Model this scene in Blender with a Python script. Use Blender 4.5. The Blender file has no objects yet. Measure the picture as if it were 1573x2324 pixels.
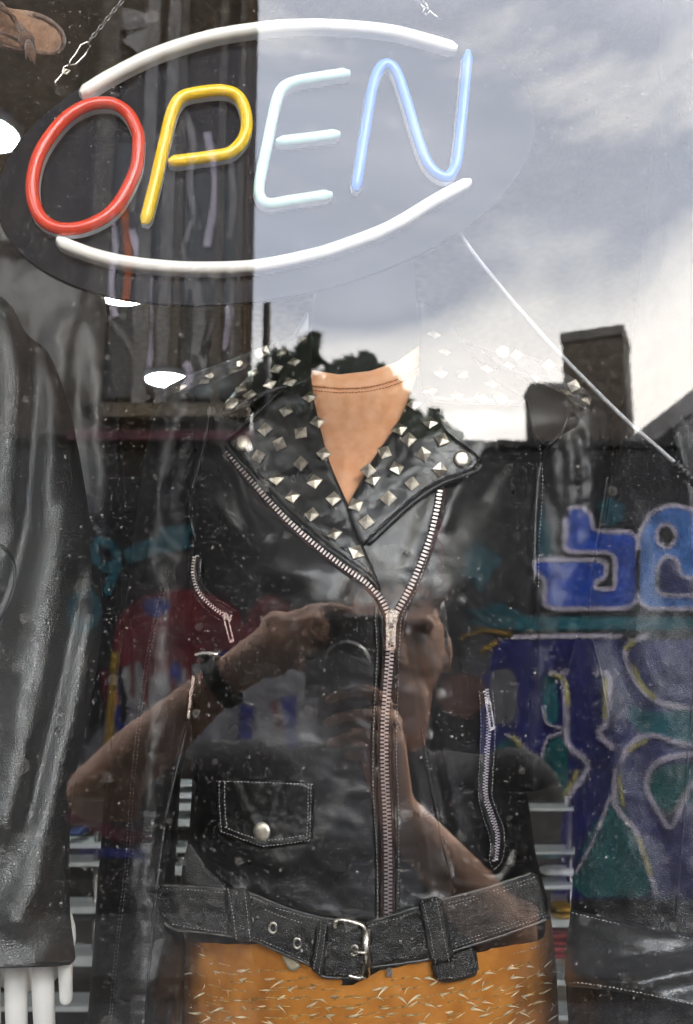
import bpy, bmesh, math, random
import numpy as np
from mathutils import Vector, Matrix, geometry
random.seed(7); rng = np.random.default_rng(7)
R_ = math.radians
SC = bpy.context.scene
COL = SC.collection

# ------------------------------------------------------------------ camera
FPX = 2000.0                      # focal length in photo pixels (photo 1573 x 2324)
PITCH = math.atan(348/2000)
CY, CZ = -0.57, 1.55
cd = bpy.data.cameras.new('camera'); cam = bpy.data.objects.new('camera', cd); COL.objects.link(cam)
cam.location = (0, CY, CZ); cam.rotation_euler = (math.pi/2 + PITCH, 0, 0)
cd.sensor_fit = 'VERTICAL'; cd.sensor_height = 36; cd.sensor_width = 24
cd.lens = FPX/2324*36
cd.clip_start = 0.01; cd.clip_end = 500
cd.dof.use_dof = True; cd.dof.focus_distance = 0.86; cd.dof.aperture_fstop = 7.2
SC.camera = cam

# ------------------------------------------------------------------ sky, sun, exposure
SUN_EL, SUN_AZ = R_(34), R_(140)     # azimuth measured from +Y towards +X (veiled sun stands over the lane, to the right)
wd = bpy.data.worlds.new('World'); SC.world = wd; wd.use_nodes = True
nt = wd.node_tree; nt.nodes.clear()
def N(tree, typ, **kw):
    n = tree.nodes.new(typ)
    for k, v in kw.items():
        if k in n.inputs.keys(): n.inputs[k].default_value = v
        else: setattr(n, k, v)
    return n
def ramp(tree, fac, stops):
    r = tree.nodes.new('ShaderNodeValToRGB'); e = r.color_ramp.elements
    while len(e) < len(stops): e.new(0.5)
    for i, (p, c) in enumerate(stops):
        e[i].position = p; e[i].color = (c, c, c, 1) if isinstance(c, (int, float)) else (*c, 1)
    tree.links.new(fac, r.inputs[0]); return r.outputs[0]
def mixc(tree, fac, a, b, typ='MIX'):
    m = tree.nodes.new('ShaderNodeMix'); m.data_type = 'RGBA'; m.blend_type = typ
    for s, v in ((m.inputs[0], fac), (m.inputs[6], a), (m.inputs[7], b)):
        if isinstance(v, (int, float)): s.default_value = v
        elif isinstance(v, tuple): s.default_value = (*v, 1)
        else: tree.links.new(v, s)
    return m.outputs[2]
def mth(tree, op, a, b=0.5, c=None):
    m = tree.nodes.new('ShaderNodeMath'); m.operation = op
    for i, v in enumerate((a, b, c)):
        if v is None: continue
        if isinstance(v, (int, float)): m.inputs[i].default_value = v
        else: tree.links.new(v, m.inputs[i])
    return m.outputs[0]
sky = nt.nodes.new('ShaderNodeTexSky'); sky.sky_type = 'NISHITA'; sky.sun_disc = False
sky.sun_elevation = SUN_EL; sky.sun_rotation = SUN_AZ; sky.air_density = 1.2; sky.dust_density = 2.0
tc = nt.nodes.new('ShaderNodeTexCoord')
def skynoise(scale, loc, detail, dist, sx=(1, 1, 2.2)):
    mp = N(nt, 'ShaderNodeMapping'); mp.inputs['Scale'].default_value = sx; mp.inputs['Location'].default_value = loc
    nt.links.new(tc.outputs['Generated'], mp.inputs[0])
    n = N(nt, 'ShaderNodeTexNoise', Scale=scale, Detail=detail, Roughness=0.55, Distortion=dist)
    nt.links.new(mp.outputs[0], n.inputs['Vector']); return n.outputs['Fac']
cover = ramp(nt, skynoise(1.7, (3.1, 0.4, 1.3), 6, 0.4), [(0.30, 0.75), (0.52, 1.0)])
tone = skynoise(1.6, (5.12, 7.22, 0.57), 8, 0.5, (1, 1, 1.6))
sep = N(nt, 'ShaderNodeSeparateXYZ'); nt.links.new(tc.outputs['Generated'], sep.inputs[0])
low = ramp(nt, sep.outputs['Z'], [(0.02, 0.11), (0.38, 0.0)])
tone2 = mth(nt, 'ADD', tone, low)
CK = 12.0
ccol = ramp(nt, tone2, [(0.36, (0.43*CK, 0.445*CK, 0.495*CK)), (0.46, (0.32*CK, 0.34*CK, 0.39*CK)), (0.54, (0.66*CK, 0.64*CK, 0.62*CK)), (0.66, (0.86*CK, 0.81*CK, 0.75*CK)), (0.80, (1.02*CK, 0.91*CK, 0.78*CK))])
skyc = mixc(nt, cover, sky.outputs[0], ccol)
bg = N(nt, 'ShaderNodeBackground', Strength=0.12); nt.links.new(skyc, bg.inputs[0])
wo = nt.nodes.new('ShaderNodeOutputWorld'); nt.links.new(bg.outputs[0], wo.inputs[0])
sd = bpy.data.lights.new('sun', 'SUN'); sd.energy = 1.5; sd.angle = R_(10); sd.color = (1, 0.95, 0.88)
sun = bpy.data.objects.new('sun', sd); COL.objects.link(sun)
sdir = Vector((math.sin(SUN_AZ)*math.cos(SUN_EL), math.cos(SUN_AZ)*math.cos(SUN_EL), math.sin(SUN_EL)))
sun.rotation_euler = sdir.to_track_quat('Z', 'Y').to_euler(); sun.location = sdir*30
SC.view_settings.view_transform = 'Standard'; SC.view_settings.look = 'None'
SC.view_settings.gamma = 1; SC.view_settings.use_curve_mapping = False
SC.view_settings.exposure = 4.25
SC.render.engine = 'CYCLES'
SC.cycles.use_denoising = True; SC.cycles.use_adaptive_sampling = False
SC.cycles.denoiser = 'OPENIMAGEDENOISE'; SC.cycles.denoising_input_passes = 'RGB_ALBEDO_NORMAL'; SC.cycles.denoising_prefilter = 'ACCURATE'
SC.cycles.max_bounces = 8; SC.cycles.transparent_max_bounces = 12

# ------------------------------------------------------------------ projection helpers
CP, SP = math.cos(PITCH), math.sin(PITCH)
def at(px, py, Y):
    """point of the plane y = Y that the photo shows at pixel (px, py)"""
    px = np.asarray(px, float); py = np.asarray(py, float); Y = np.asarray(Y, float)
    a = (px-786.5)/FPX; b = (1162-py)/FPX
    dy = CP - b*SP; dz = SP + b*CP
    t = (Y-CY)/dy
    return np.stack(np.broadcast_arrays(a*t, Y+0*a, CZ+dz*t), -1)
def m(px, py, R):
    """point seen mirrored in the pane at pixel (px, py), R metres out in the street"""
    p = at(px, py, R); p[..., 1] *= -1; return p
def pxm(Y): return (Y-CY)/FPX           # metres per pixel on plane Y

def _hash(ix, iy, s):
    h = np.sin(ix*127.1 + iy*311.7 + s*74.7)*43758.5453
    return h - np.floor(h)
def vnoise(x, y, s=0):
    ix, iy = np.floor(x), np.floor(y); fx, fy = x-ix, y-iy
    fx = fx*fx*fx*(fx*(fx*6-15)+10); fy = fy*fy*fy*(fy*(fy*6-15)+10)
    a, b, c, d = _hash(ix, iy, s), _hash(ix+1, iy, s), _hash(ix, iy+1, s), _hash(ix+1, iy+1, s)
    return (a*(1-fx)+b*fx)*(1-fy)+(c*(1-fx)+d*fx)*fy - 0.5
def fbm(x, y, s=0, o=4):
    v = 0; a = 1
    for i in range(o):
        v = v + a*vnoise(x+17.3*i, y-9.1*i, s+i); x, y = x*1.9+y*0.4, y*1.9-x*0.4; a *= 0.5
    return v
def catmull(pts, n=6, closed=False):
    P = [np.array(p, float) for p in pts]; out = []; L = len(P)
    for i in range(L if closed else L-1):
        p1, p2 = P[i], P[(i+1) % L]
        p0 = P[i-1] if (closed or i > 0) else 2*p1-p2
        p3 = P[(i+2) % L] if (closed or i+2 < L) else 2*p2-p1
        for k in range(n):
            t = k/n
            out.append(0.5*((2*p1)+(-p0+p2)*t+(2*p0-5*p1+4*p2-p3)*t*t+(-p0+3*p1-3*p2+p3)*t**3))
    if not closed: out.append(P[-1])
    return np.array(out)
def resample(pts, step, closed=False):
    P = np.array(pts, float)
    if closed: P = np.vstack([P, P[:1]])
    seg = np.linalg.norm(np.diff(P, axis=0), axis=1); s = np.concatenate([[0], np.cumsum(seg)])
    n = max(2, int(round(s[-1]/step)))
    u = np.linspace(0, s[-1], n+1)
    Q = np.stack([np.interp(u, s, P[:, k]) for k in range(P.shape[1])], 1)
    return Q[:-1] if closed else Q
def chaikin(pts, it=1, k=0.8):
    P = np.array(pts, float)
    for _ in range(it):
        Nx = np.roll(P, -1, 0); P = np.stack([k*P+(1-k)*Nx, (1-k)*P+k*Nx], 1).reshape(-1, 2)
    return P
def dist_line(X, Y, line, closed=False):
    L = np.array(line, float)
    if closed: L = np.vstack([L, L[:1]])
    d = np.full(np.shape(X), 1e9)
    for a, b in zip(L[:-1], L[1:]):
        ab = b-a; l2 = ab@ab+1e-9
        t = np.clip(((X-a[0])*ab[0]+(Y-a[1])*ab[1])/l2, 0, 1)
        d = np.minimum(d, np.hypot(X-a[0]-t*ab[0], Y-a[1]-t*ab[1]))
    return d
def inside(X, Y, poly):
    P = np.array(poly, float); r = np.zeros(np.shape(X), bool); j = len(P)-1
    for i in range(len(P)):
        xi, yi = P[i]; xj, yj = P[j]
        c = ((yi > Y) != (yj > Y)) & (X < (xj-xi)*(Y-yi)/(yj-yi+1e-12)+xi)
        r ^= c; j = i
    return r
def fill(poly, step):
    B = resample(poly, step, True)
    x0, y0 = B.min(0); x1, y1 = B.max(0)
    gx, gy = np.meshgrid(np.arange(x0, x1, step), np.arange(y0, y1, step*0.87))
    gx = gx + (np.arange(gx.shape[0]) % 2)[:, None]*step*0.5
    gx, gy = gx.ravel(), gy.ravel()
    k = inside(gx, gy, B); gx, gy = gx[k], gy[k]
    k = dist_line(gx, gy, B, True) > step*0.45; gx, gy = gx[k], gy[k]
    V = np.vstack([B, np.stack([gx, gy], 1)]); nb = len(B)
    vv, ee, ff, *_ = geometry.delaunay_2d_cdt([Vector(p) for p in V], [], [list(range(nb))], 1, 1e-4)
    return np.array([(v.x, v.y) for v in vv]), [list(f) for f in ff], B

# ------------------------------------------------------------------ object helpers
def mesh_obj(name, V, F, mt, parent=None, smooth=True, sharp=None):
    """one mesh object; V in world metres.  A child is stored relative to its thing's base."""
    V = np.array(V, float)
    o = None
    if parent is None: base = V.mean(0); base[2] = V[:, 2].min()
    else: base = np.array(parent['_base'])
    me = bpy.data.meshes.new(name); me.from_pydata((V-base).tolist(), [], F)
    bm = bmesh.new(); bm.from_mesh(me); bmesh.ops.recalc_face_normals(bm, faces=bm.faces); bm.to_mesh(me); bm.free()
    me.polygons.foreach_set('use_smooth', [smooth]*len(me.polygons))
    if smooth and sharp: me.set_sharp_from_angle(angle=R_(sharp))
    me.materials.append(mt)
    o = bpy.data.objects.new(name, me); COL.objects.link(o)
    if parent is None: o.location = base
    else: o.parent = parent
    o['_base'] = list(base); return o
def tag(o, label=None, cat=None, group=None, kind=None):
    if label: o['label'] = label
    if cat: o['category'] = cat
    if group: o['group'] = group
    if kind: o['kind'] = kind
    return o
def thing(name, base, label, cat, group=None):
    o = bpy.data.objects.new(name, None); COL.objects.link(o); o.location = base; o.empty_display_size = 0.05
    o['_base'] = [float(v) for v in base]; return tag(o, label, cat, group)
def place(o, parent, P, rot=None, s=1.0):
    """shared-mesh copy of a piece, put at world point P under its thing"""
    c = o.copy(); COL.objects.link(c); c.parent = parent
    b = np.array(parent['_base']) if parent else np.zeros(3)
    c.location = Vector(np.array(P)-b)
    if rot is not None: c.rotation_euler = rot.to_euler() if hasattr(rot, 'to_euler') else rot
    c.scale = (s, s, s) if isinstance(s, (int, float)) else s
    return c
class MB:
    def __init__(s): s.V, s.F = [], []
    def add(s, V, F):
        k = len(s.V); s.V += [tuple(map(float, v)) for v in V]; s.F += [[i+k for i in f] for f in F]; return s
    def box(s, c, h, rz=0.0):
        cx, cy, cz = c; co, si = math.cos(rz), math.sin(rz); V = []
        for z in (-1, 1):
            for x, y in ((-1, -1), (1, -1), (1, 1), (-1, 1)):
                X, Y = x*h[0], y*h[1]; V.append((cx+X*co-Y*si, cy+X*si+Y*co, cz+z*h[2]))
        return s.add(V, [[3, 2, 1, 0], [4, 5, 6, 7], [0, 1, 5, 4], [1, 2, 6, 5], [2, 3, 7, 6], [3, 0, 4, 7]])
    def tube(s, pts, r, n=8, closed=False):
        P = np.array(pts, float); L = len(P); r = np.broadcast_to(r, (L,)) if np.ndim(r) else np.full(L, r)
        T = np.gradient(P, axis=0) if not closed else np.roll(P, -1, 0)-np.roll(P, 1, 0)
        T /= np.linalg.norm(T, axis=1)[:, None]+1e-12
        up = np.array([0, 0, 1.0]) if abs(T[0][2]) < 0.8 else np.array([0, 1.0, 0])
        u = np.cross(T[0], up); u /= np.linalg.norm(u); V = []
        for i in range(L):
            u = u-T[i]*(u@T[i]); u /= np.linalg.norm(u); w = np.cross(T[i], u)
            for k in range(n):
                a = 2*math.pi*k/n; V.append(P[i]+r[i]*(math.cos(a)*u+math.sin(a)*w))
        F = []
        for i in range(L if closed else L-1):
            j = (i+1) % L
            for k in range(n): F.append([i*n+k, i*n+(k+1) % n, j*n+(k+1) % n, j*n+k])
        if not closed: F += [list(range(n))[::-1], [(L-1)*n+k for k in range(n)]]
        return s.add(V, F)
    def capsule(s, a, ra, b, rb, n=14, rings=5):
        a, b = np.array(a, float), np.array(b, float); d = b-a; L = np.linalg.norm(d)+1e-9; d /= L
        P, r = [], []
        for k in range(rings): t = math.pi/2*(k+0.15)/rings; P.append(a-d*ra*math.cos(t)); r.append(ra*math.sin(t))
        for k in range(rings+1): t = k/rings; P.append(a+d*L*t); r.append(ra*(1-t)+rb*t)
        for k in range(rings-1, -1, -1): t = math.pi/2*(k+0.15)/rings; P.append(b+d*rb*math.cos(t)); r.append(rb*math.sin(t))
        P = np.array(P); up = np.array([0, 0, 1.0]) if abs(d[2]) < 0.8 else np.array([0, 1.0, 0])
        u = np.cross(d, up); u /= np.linalg.norm(u); w = np.cross(d, u); V = []
        for p, q in zip(P, r):
            for k in range(n): t = 2*math.pi*k/n; V.append(p+q*(math.cos(t)*u+math.sin(t)*w))
        F = [[i*n+k, i*n+(k+1) % n, (i+1)*n+(k+1) % n, (i+1)*n+k] for i in range(len(P)-1) for k in range(n)]
        F += [list(range(n))[::-1], [(len(P)-1)*n+k for k in range(n)]]
        return s.add(V, F)
    def ell(s, c, r, n=20, mm=12, rot=None, fn=None):
        V, F = [], []
        for i in range(mm+1):
            t = math.pi*min(max(i, 0.02), mm-0.02)/mm
            for k in range(n):
                a = 2*math.pi*k/n; v = Vector((r[0]*math.sin(t)*math.cos(a), r[1]*math.sin(t)*math.sin(a), r[2]*math.cos(t)))
                if fn: v = fn(v)
                if rot: v = rot @ v
                V.append((c[0]+v.x, c[1]+v.y, c[2]+v.z))
        for i in range(mm):
            for k in range(n): F.append([i*n+k, i*n+(k+1) % n, (i+1)*n+(k+1) % n, (i+1)*n+k])
        F += [list(range(n))[::-1], [mm*n+k for k in range(n)]]
        return s.add(V, F)
    def prism(s, poly, Yb, Yt, inset=0.0):
        """px polygon raised from depth Yb to depth Yt (towards the street)"""
        P = np.array(poly, float); c = P.mean(0); T = c+(P-c)*(1-inset); n = len(P)
        V = np.vstack([at(P[:, 0], P[:, 1], Yb), at(T[:, 0], T[:, 1], Yt)])
        F = [list(range(n)), [n+k for k in range(n)][::-1]]+[[k, n+k, n+(k+1) % n, (k+1) % n] for k in range(n)]
        return s.add(V, F)
    def lathe(s, c, prof, n=24, axis='Z'):
        V = []
        for r, h in prof:
            for k in range(n):
                a = 2*math.pi*k/n; x, y = r*math.cos(a), r*math.sin(a)
                V.append((c[0]+x, c[1]+y, c[2]+h) if axis == 'Z' else (c[0]+x, c[1]+h, c[2]+y))
        F = [[i*n+k, i*n+(k+1) % n, (i+1)*n+(k+1) % n, (i+1)*n+k] for i in range(len(prof)-1) for k in range(n)]
        F += [list(range(n))[::-1], [(len(prof)-1)*n+k for k in range(n)]]
        return s.add(V, F)
    def build(s, name, mt, parent=None, smooth=True, sharp=None): return mesh_obj(name, s.V, s.F, mt, parent, smooth, sharp)

# ------------------------------------------------------------------ materials
def mat(name, col, rough=0.5, metal=0.0, var=0.15, vscale=30, bump=0.0, bscale=400, bdist=0.0004, spec=0.5, col2=None, emit=None, coat=0.0, sheen=0.0, stretch=(1, 1, 1), rvar=0.0, vor=False, detail=5):
    mt = bpy.data.materials.new(name); mt.use_nodes = True; t = mt.node_tree
    b = t.nodes['Principled BSDF']
    b.inputs['Roughness'].default_value = rough; b.inputs['Metallic'].default_value = metal
    b.inputs['Specular IOR Level'].default_value = spec; b.inputs['Coat Weight'].default_value = coat
    b.inputs['Sheen Weight'].default_value = sheen
    co = t.nodes.new('ShaderNodeTexCoord'); mp = N(t, 'ShaderNodeMapping'); mp.inputs['Scale'].default_value = stretch
    t.links.new(co.outputs['Object'], mp.inputs[0])
    n1 = N(t, 'ShaderNodeTexNoise', Scale=vscale, Detail=detail); t.links.new(mp.outputs[0], n1.inputs['Vector'])
    c2 = col2 if col2 else tuple(min(1, c*(1+var)) for c in col)
    c1 = col if col2 else tuple(c*(1-var) for c in col)
    t.links.new(ramp(t, n1.outputs['Fac'], [(0.36, c1), (0.64, c2)]), b.inputs['Base Color'])
    if rvar:
        n3 = N(t, 'ShaderNodeTexNoise', Scale=vscale*0.6, Detail=6); t.links.new(mp.outputs[0], n3.inputs['Vector'])
        t.links.new(ramp(t, n3.outputs['Fac'], [(0.3, max(0.05, rough-rvar)), (0.7, min(1, rough+rvar))]), b.inputs['Roughness'])
    if bump:
        if vor:
            v = N(t, 'ShaderNodeTexVoronoi', Scale=bscale); v.feature = 'DISTANCE_TO_EDGE'
            nd = N(t, 'ShaderNodeTexNoise', Scale=bscale*0.5, Detail=2)
            t.links.new(mp.outputs[0], nd.inputs['Vector'])
            ad = t.nodes.new('ShaderNodeVectorMath'); ad.operation = 'MULTIPLY_ADD'
            t.links.new(nd.outputs['Color'], ad.inputs[0]); ad.inputs[1].default_value = (0.8/bscale,)*3; t.links.new(mp.outputs[0], ad.inputs[2])
            t.links.new(ad.outputs[0], v.inputs['Vector'])
            h1 = ramp(t, v.outputs['Distance'], [(0.0, 0.0), (0.28, 1.0)])
            n2 = N(t, 'ShaderNodeTexNoise', Scale=bscale*0.28, Detail=4); t.links.new(mp.outputs[0], n2.inputs['Vector'])
            h = mth(t, 'ADD', h1, mth(t, 'MULTIPLY', n2.outputs['Fac'], 1.6))
        else:
            n2 = N(t, 'ShaderNodeTexNoise', Scale=bscale, Detail=4); t.links.new(mp.outputs[0], n2.inputs['Vector']); h = n2.outputs['Fac']
        bp = N(t, 'ShaderNodeBump', Strength=bump, Distance=bdist); t.links.new(h, bp.inputs['Height']); t.links.new(bp.outputs[0], b.inputs['Normal'])
    if emit:
        b.inputs['Emission Color'].default_value = (*emit[0], 1); b.inputs['Emission Strength'].default_value = emit[1]
    return mt
M = {}
M['leather'] = mat('black leather', (0.006, 0.006, 0.0065), 0.31, var=0.3, vscale=25, bump=0.32, bscale=560, bdist=0.00035, rvar=0.05, vor=True, spec=0.8)
M['leather_edge'] = mat('black leather piping', (0.010, 0.010, 0.011), 0.33, var=0.3, bump=0.4, bscale=700, bdist=0.0003, spec=0.6, vor=True)
M['leather_shiny'] = mat('pebbled black leather', (0.007, 0.007, 0.007), 0.40, var=0.3, vscale=20, bump=0.6, bscale=360, bdist=0.0006, rvar=0.05, vor=True, spec=1.0)
M['leather_shiny'].node_tree.nodes['Principled BSDF'].inputs['IOR'].default_value = 1.7
M['leather_dull'] = mat('matt black leather', (0.008, 0.0075, 0.008), 0.40, var=0.3, vscale=20, bump=0.4, bscale=420, bdist=0.0005, rvar=0.06, vor=True, spec=0.6)
M['leather_grey'] = mat('worn grey black leather', (0.012, 0.012, 0.0135), 0.33, var=0.2, vscale=9, bump=0.55, bscale=360, bdist=0.0005, rvar=0.05, vor=True, spec=0.4)
M['leather_cuff'] = mat('glossy grey leather', (0.020, 0.020, 0.0215), 0.34, var=0.25, vscale=30, bump=0.35, bscale=360, bdist=0.0004, rvar=0.05, vor=True, spec=1.0)
M['leather_worn'] = mat('worn belt leather', (0.012, 0.0115, 0.012), 0.36, var=0.4, vscale=40, bump=0.8, bscale=420, bdist=0.0006, rvar=0.12, vor=True, spec=0.5, col2=(0.035, 0.033, 0.031))
M['belt_edge'] = mat('rubbed belt edge highlight', (0.05, 0.047, 0.044), 0.34, var=0.4, vscale=60, spec=0.8)  # worn edge, colour lightened to paint the thin highlight lines along the belt
M['lining'] = mat('maroon zip tape', (0.030, 0.014, 0.014), 0.8, var=0.4, vscale=900, bump=0.5, bscale=1500, bdist=0.0003)
M['thread'] = mat('grey thread', (0.34, 0.325, 0.32), 0.7, var=0.5, vscale=300)
M['thread_dark'] = mat('dark thread', (0.09, 0.086, 0.084), 0.7, var=0.5, vscale=300)
M['thread_orange'] = mat('rust thread', (0.42, 0.13, 0.03), 0.8, var=0.4, vscale=300)
M['stud'] = mat('aged nickel stud', (0.54, 0.49, 0.41), 0.40, 0.95, var=0.25, vscale=140, rvar=0.1, bump=0.15, bscale=900, bdist=0.0002)
M['nickel'] = mat('nickel', (0.62, 0.57, 0.50), 0.28, 1.0, var=0.2, vscale=200, rvar=0.08)
M['zip'] = mat('zip teeth metal', (0.78, 0.72, 0.68), 0.3, 1.0, var=0.1, vscale=300)
M['dark_print'] = mat('dark stamped print', (0.12, 0.11, 0.10), 0.6)
M['steel'] = mat('dark steel', (0.20, 0.19, 0.18), 0.35, 1.0, var=0.3, vscale=300)
M['tee'] = mat('peach cotton jersey', (0.86, 0.41, 0.21), 0.9, var=0.1, vscale=60, bump=0.5, bscale=1300, bdist=0.0004, col2=(0.92, 0.50, 0.29), sheen=0.2)
M['skirt'] = mat('tan suede', (0.34, 0.115, 0.008), 0.78, var=0.2, vscale=28, bump=0.4, bscale=500, bdist=0.0005, col2=(0.50, 0.19, 0.022), sheen=0.05)
M['curl'] = mat('pale raw leather edge', (0.62, 0.50, 0.32), 0.7, var=0.3, vscale=200)
M['mannequin_black'] = mat('black mannequin', (0.010, 0.010, 0.011), 0.75, var=0.1, spec=0.15)
M['mannequin_white'] = mat('white mannequin', (0.82, 0.80, 0.77), 0.35, var=0.04, vscale=20)
M['suede'] = mat('brown suede', (0.125, 0.058, 0.028), 0.95, var=0.4, vscale=60, bump=0.9, bscale=260, bdist=0.002, sheen=0.4, col2=(0.24, 0.125, 0.066))
M['suede_dark'] = mat('brown suede trim', (0.085, 0.038, 0.02), 0.95, var=0.4, vscale=80, bump=0.9, bscale=300, bdist=0.0015, sheen=0.3)
M['board'] = mat('dark sign board', (0.0045, 0.005, 0.0075), 0.2, var=0.15, vscale=12, rvar=0.04, spec=0.03)
M['white_tube'] = mat('white tube', (0.86, 0.82, 0.76), 0.25, var=0.03, vscale=25)
M['tube_back'] = mat('white tube backing', (0.80, 0.82, 0.86), 0.45, var=0.03)
M['red_tube'] = mat('red tube', (0.66, 0.058, 0.024), 0.22, var=0.06, vscale=25)
M['yellow_tube'] = mat('yellow tube', (0.86, 0.55, 0.02), 0.22, var=0.05, vscale=25)
M['mint_tube'] = mat('mint tube', (0.48, 0.69, 0.61), 0.30, var=0.03, vscale=25)
M['blue_tube'] = mat('blue tube', (0.085, 0.235, 0.62), 0.22, var=0.05, vscale=25)
for k_ in ('white_tube', 'red_tube', 'yellow_tube', 'mint_tube', 'blue_tube'):
    b_ = M[k_].node_tree.nodes['Principled BSDF']; b_.inputs['Subsurface Weight'].default_value = 0.4; b_.inputs['Subsurface Scale'].default_value = 0.006; b_.inputs['Subsurface Radius'].default_value = (1, 1, 1)
M['cord'] = mat('grey cord', (0.33, 0.33, 0.34), 0.35, var=0.1)
M['rubber'] = mat('black rubber', (0.012, 0.012, 0.012), 0.45)
M['khaki'] = mat('khaki panel', (0.15, 0.118, 0.072), 0.9, var=0.2, vscale=40, bump=0.4, bscale=160, bdist=0.002, spec=0.1)
M['dark_wall'] = mat('dark shop wall', (0.022, 0.019, 0.017), 0.8, var=0.4, vscale=5)
M['shop_floor'] = mat('shop floor', (0.36, 0.30, 0.23), 0.5, var=0.3, vscale=6)
M['shelf'] = mat('white shelf board', (0.50, 0.52, 0.52), 0.5, var=0.08, vscale=12)
M['lamp'] = mat('lit lamp', (0.9, 0.95, 0.95), 0.5, emit=((0.86, 1.0, 0.98), 3.0))
M['chrome'] = mat('chrome post', (0.6, 0.6, 0.6), 0.2, 1.0)
for nm, c in (('cloth_blue', (0.03, 0.05, 0.14)), ('cloth_red', (0.22, 0.02, 0.02)), ('cloth_yellow', (0.35, 0.20, 0.02)), ('cloth_white', (0.55, 0.55, 0.55)), ('cloth_black', (0.015, 0.015, 0.016)), ('cloth_teal', (0.03, 0.10, 0.11))):
    M[nm] = mat(nm, c, 0.9, var=0.3, vscale=30, bump=0.4, bscale=120, bdist=0.002)

# ================================================================== GARMENT RELIEF
class Relief:
    """a closed, rounded cloth body: outline in photo pixels, depth from an elliptical section, folds and wrinkles on top"""
    def __init__(s, outline, Yax, dep, back=0.6, top=None, toph=120, pw=2.3, folds=(), noise=(), smooth=5, ext=None):
        s.o = np.array(outline, float) if not smooth else catmull(outline, smooth, True)
        s.Yax, s.dep, s.back, s.top, s.toph, s.pw, s.folds, s.noise = Yax, dep, back, top, toph, pw, folds, noise
        o = np.array(ext if ext is not None else s.o, float); o = resample(o, 4, True)
        ys = np.arange(o[:, 1].min(), o[:, 1].max()+8, 8); Lm, Rm = [], []
        for y in ys:
            k = np.abs(o[:, 1]-y) < 9
            Lm.append(o[k, 0].min() if k.any() else np.nan); Rm.append(o[k, 0].max() if k.any() else np.nan)
        Lm, Rm = np.array(Lm), np.array(Rm); g = ~np.isnan(Lm)
        Lm, Rm = np.interp(ys, ys[g], Lm[g]), np.interp(ys, ys[g], Rm[g])
        ker = np.ones(9)/9; pad = lambda a: np.concatenate([[a[0]]*4, a, [a[-1]]*4])
        s.ys, s.L, s.R = ys, np.convolve(pad(Lm), ker, 'valid'), np.convolve(pad(Rm), ker, 'valid')
    def val(s, t, y): return np.interp(y, *zip(*t)) if isinstance(t, (list, tuple)) else (np.full(np.shape(y), t) if not callable(t) else t(y))
    def prof(s, x, y, k=1.0):
        L, R = np.interp(y, s.ys, s.L), np.interp(y, s.ys, s.R)
        u = k*(x-(L+R)/2)/np.maximum((R-L)/2, 5)
        return np.sqrt(np.clip(1-np.abs(np.clip(u, -1, 1))**s.pw, 0.0, 1))
    def D0(s, x, y, k=1.0):
        x, y = np.asarray(x, float), np.asarray(y, float)
        d = s.val(s.dep, y)*s.prof(x, y, k)
        if s.top is not None:
            tt = np.interp(x, *zip(*s.top)); q = np.clip((y-tt)/s.toph, 0, 1); d = d*np.sqrt(np.clip(1-(1-q)**2, 0.02, 1))
        return s.val(s.Yax, y)-d
    def bumps(s, x, y):
        v = np.zeros(np.shape(x))
        for line, amp, sig in s.folds:
            ln = catmull(line, 4) if len(line) > 2 else np.array(line, float)
            v = v+amp*np.exp(-(dist_line(x, y, ln)/sig)**2)
        for amp, sx, sy, rot, sd_ in s.noise:
            c, q = math.cos(R_(rot)), math.sin(R_(rot))
            v = v+amp*fbm((x*c+y*q)/sx, (-x*q+y*c)/sy, sd_)
        return v
    def D(s, x, y, k=1.0):
        x, y = np.asarray(x, float), np.asarray(y, float)
        return s.D0(x, y, k)-s.bumps(x, y)
    def body(s, name, mt, parent=None, step=8):
        P, F, B = fill(s.o, step); x, y = P[:, 0], P[:, 1]
        e = np.clip(dist_line(x, y, B, True)/18, 0, 1)
        Yf = s.D0(x, y)-s.bumps(x, y)*(0.25+0.75*e); Yb = s.val(s.Yax, y)+s.back*s.val(s.dep, y)*s.prof(x, y)+0.004
        n = len(P); V = np.vstack([at(x, y, Yf), at(x, y, Yb)])
        ed = {}
        for f in F:
            for a, b in zip(f, f[1:]+f[:1]): ed[(a, b)] = 1
        side = [[a, b, b+n, a+n] for (a, b) in ed if (b, a) not in ed]
        return mesh_obj(name, V, F+[[i+n for i in f][::-1] for f in F]+side, mt, parent)
def patch(name, poly, Dfn, off, thick, mt, parent, step=6, edge=14, rnd=1, puff=None, lift=None):
    """a piece of leather sewn on: px outline laid on the depth function, rounded edges, closed underside"""
    po = chaikin(poly, rnd) if rnd else np.array(poly, float)
    P, F, B = fill(po, step); x, y = P[:, 0], P[:, 1]
    d = dist_line(x, y, B, True); q = np.clip(d/edge, 0, 1); h = thick*(0.35+0.65*np.sqrt(1-(1-q)**2))
    if puff is not None: h = h+puff(x, y)*q
    base = Dfn(x, y)-off
    if lift is not None: base = base-lift(x, y)
    n = len(P); V = np.vstack([at(x, y, base-h), at(x, y, base+0.0015)])
    ed = {}
    for f in F:
        for a, b in zip(f, f[1:]+f[:1]): ed[(a, b)] = 1
    side = [[a, b, b+n, a+n] for (a, b) in ed if (b, a) not in ed]
    return mesh_obj(name, V, F+[[i+n for i in f][::-1] for f in F]+side, mt, parent)
def ribbon_poly(line, w0, w1=None):
    L = np.array(line, float); w1 = w0 if w1 is None else w1
    T = np.gradient(L, axis=0); T /= np.linalg.norm(T, axis=1)[:, None]+1e-9
    Nn = np.stack([-T[:, 1], T[:, 0]], 1)
    return np.vstack([L+Nn*w0, (L-Nn*w1)[::-1]])
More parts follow.
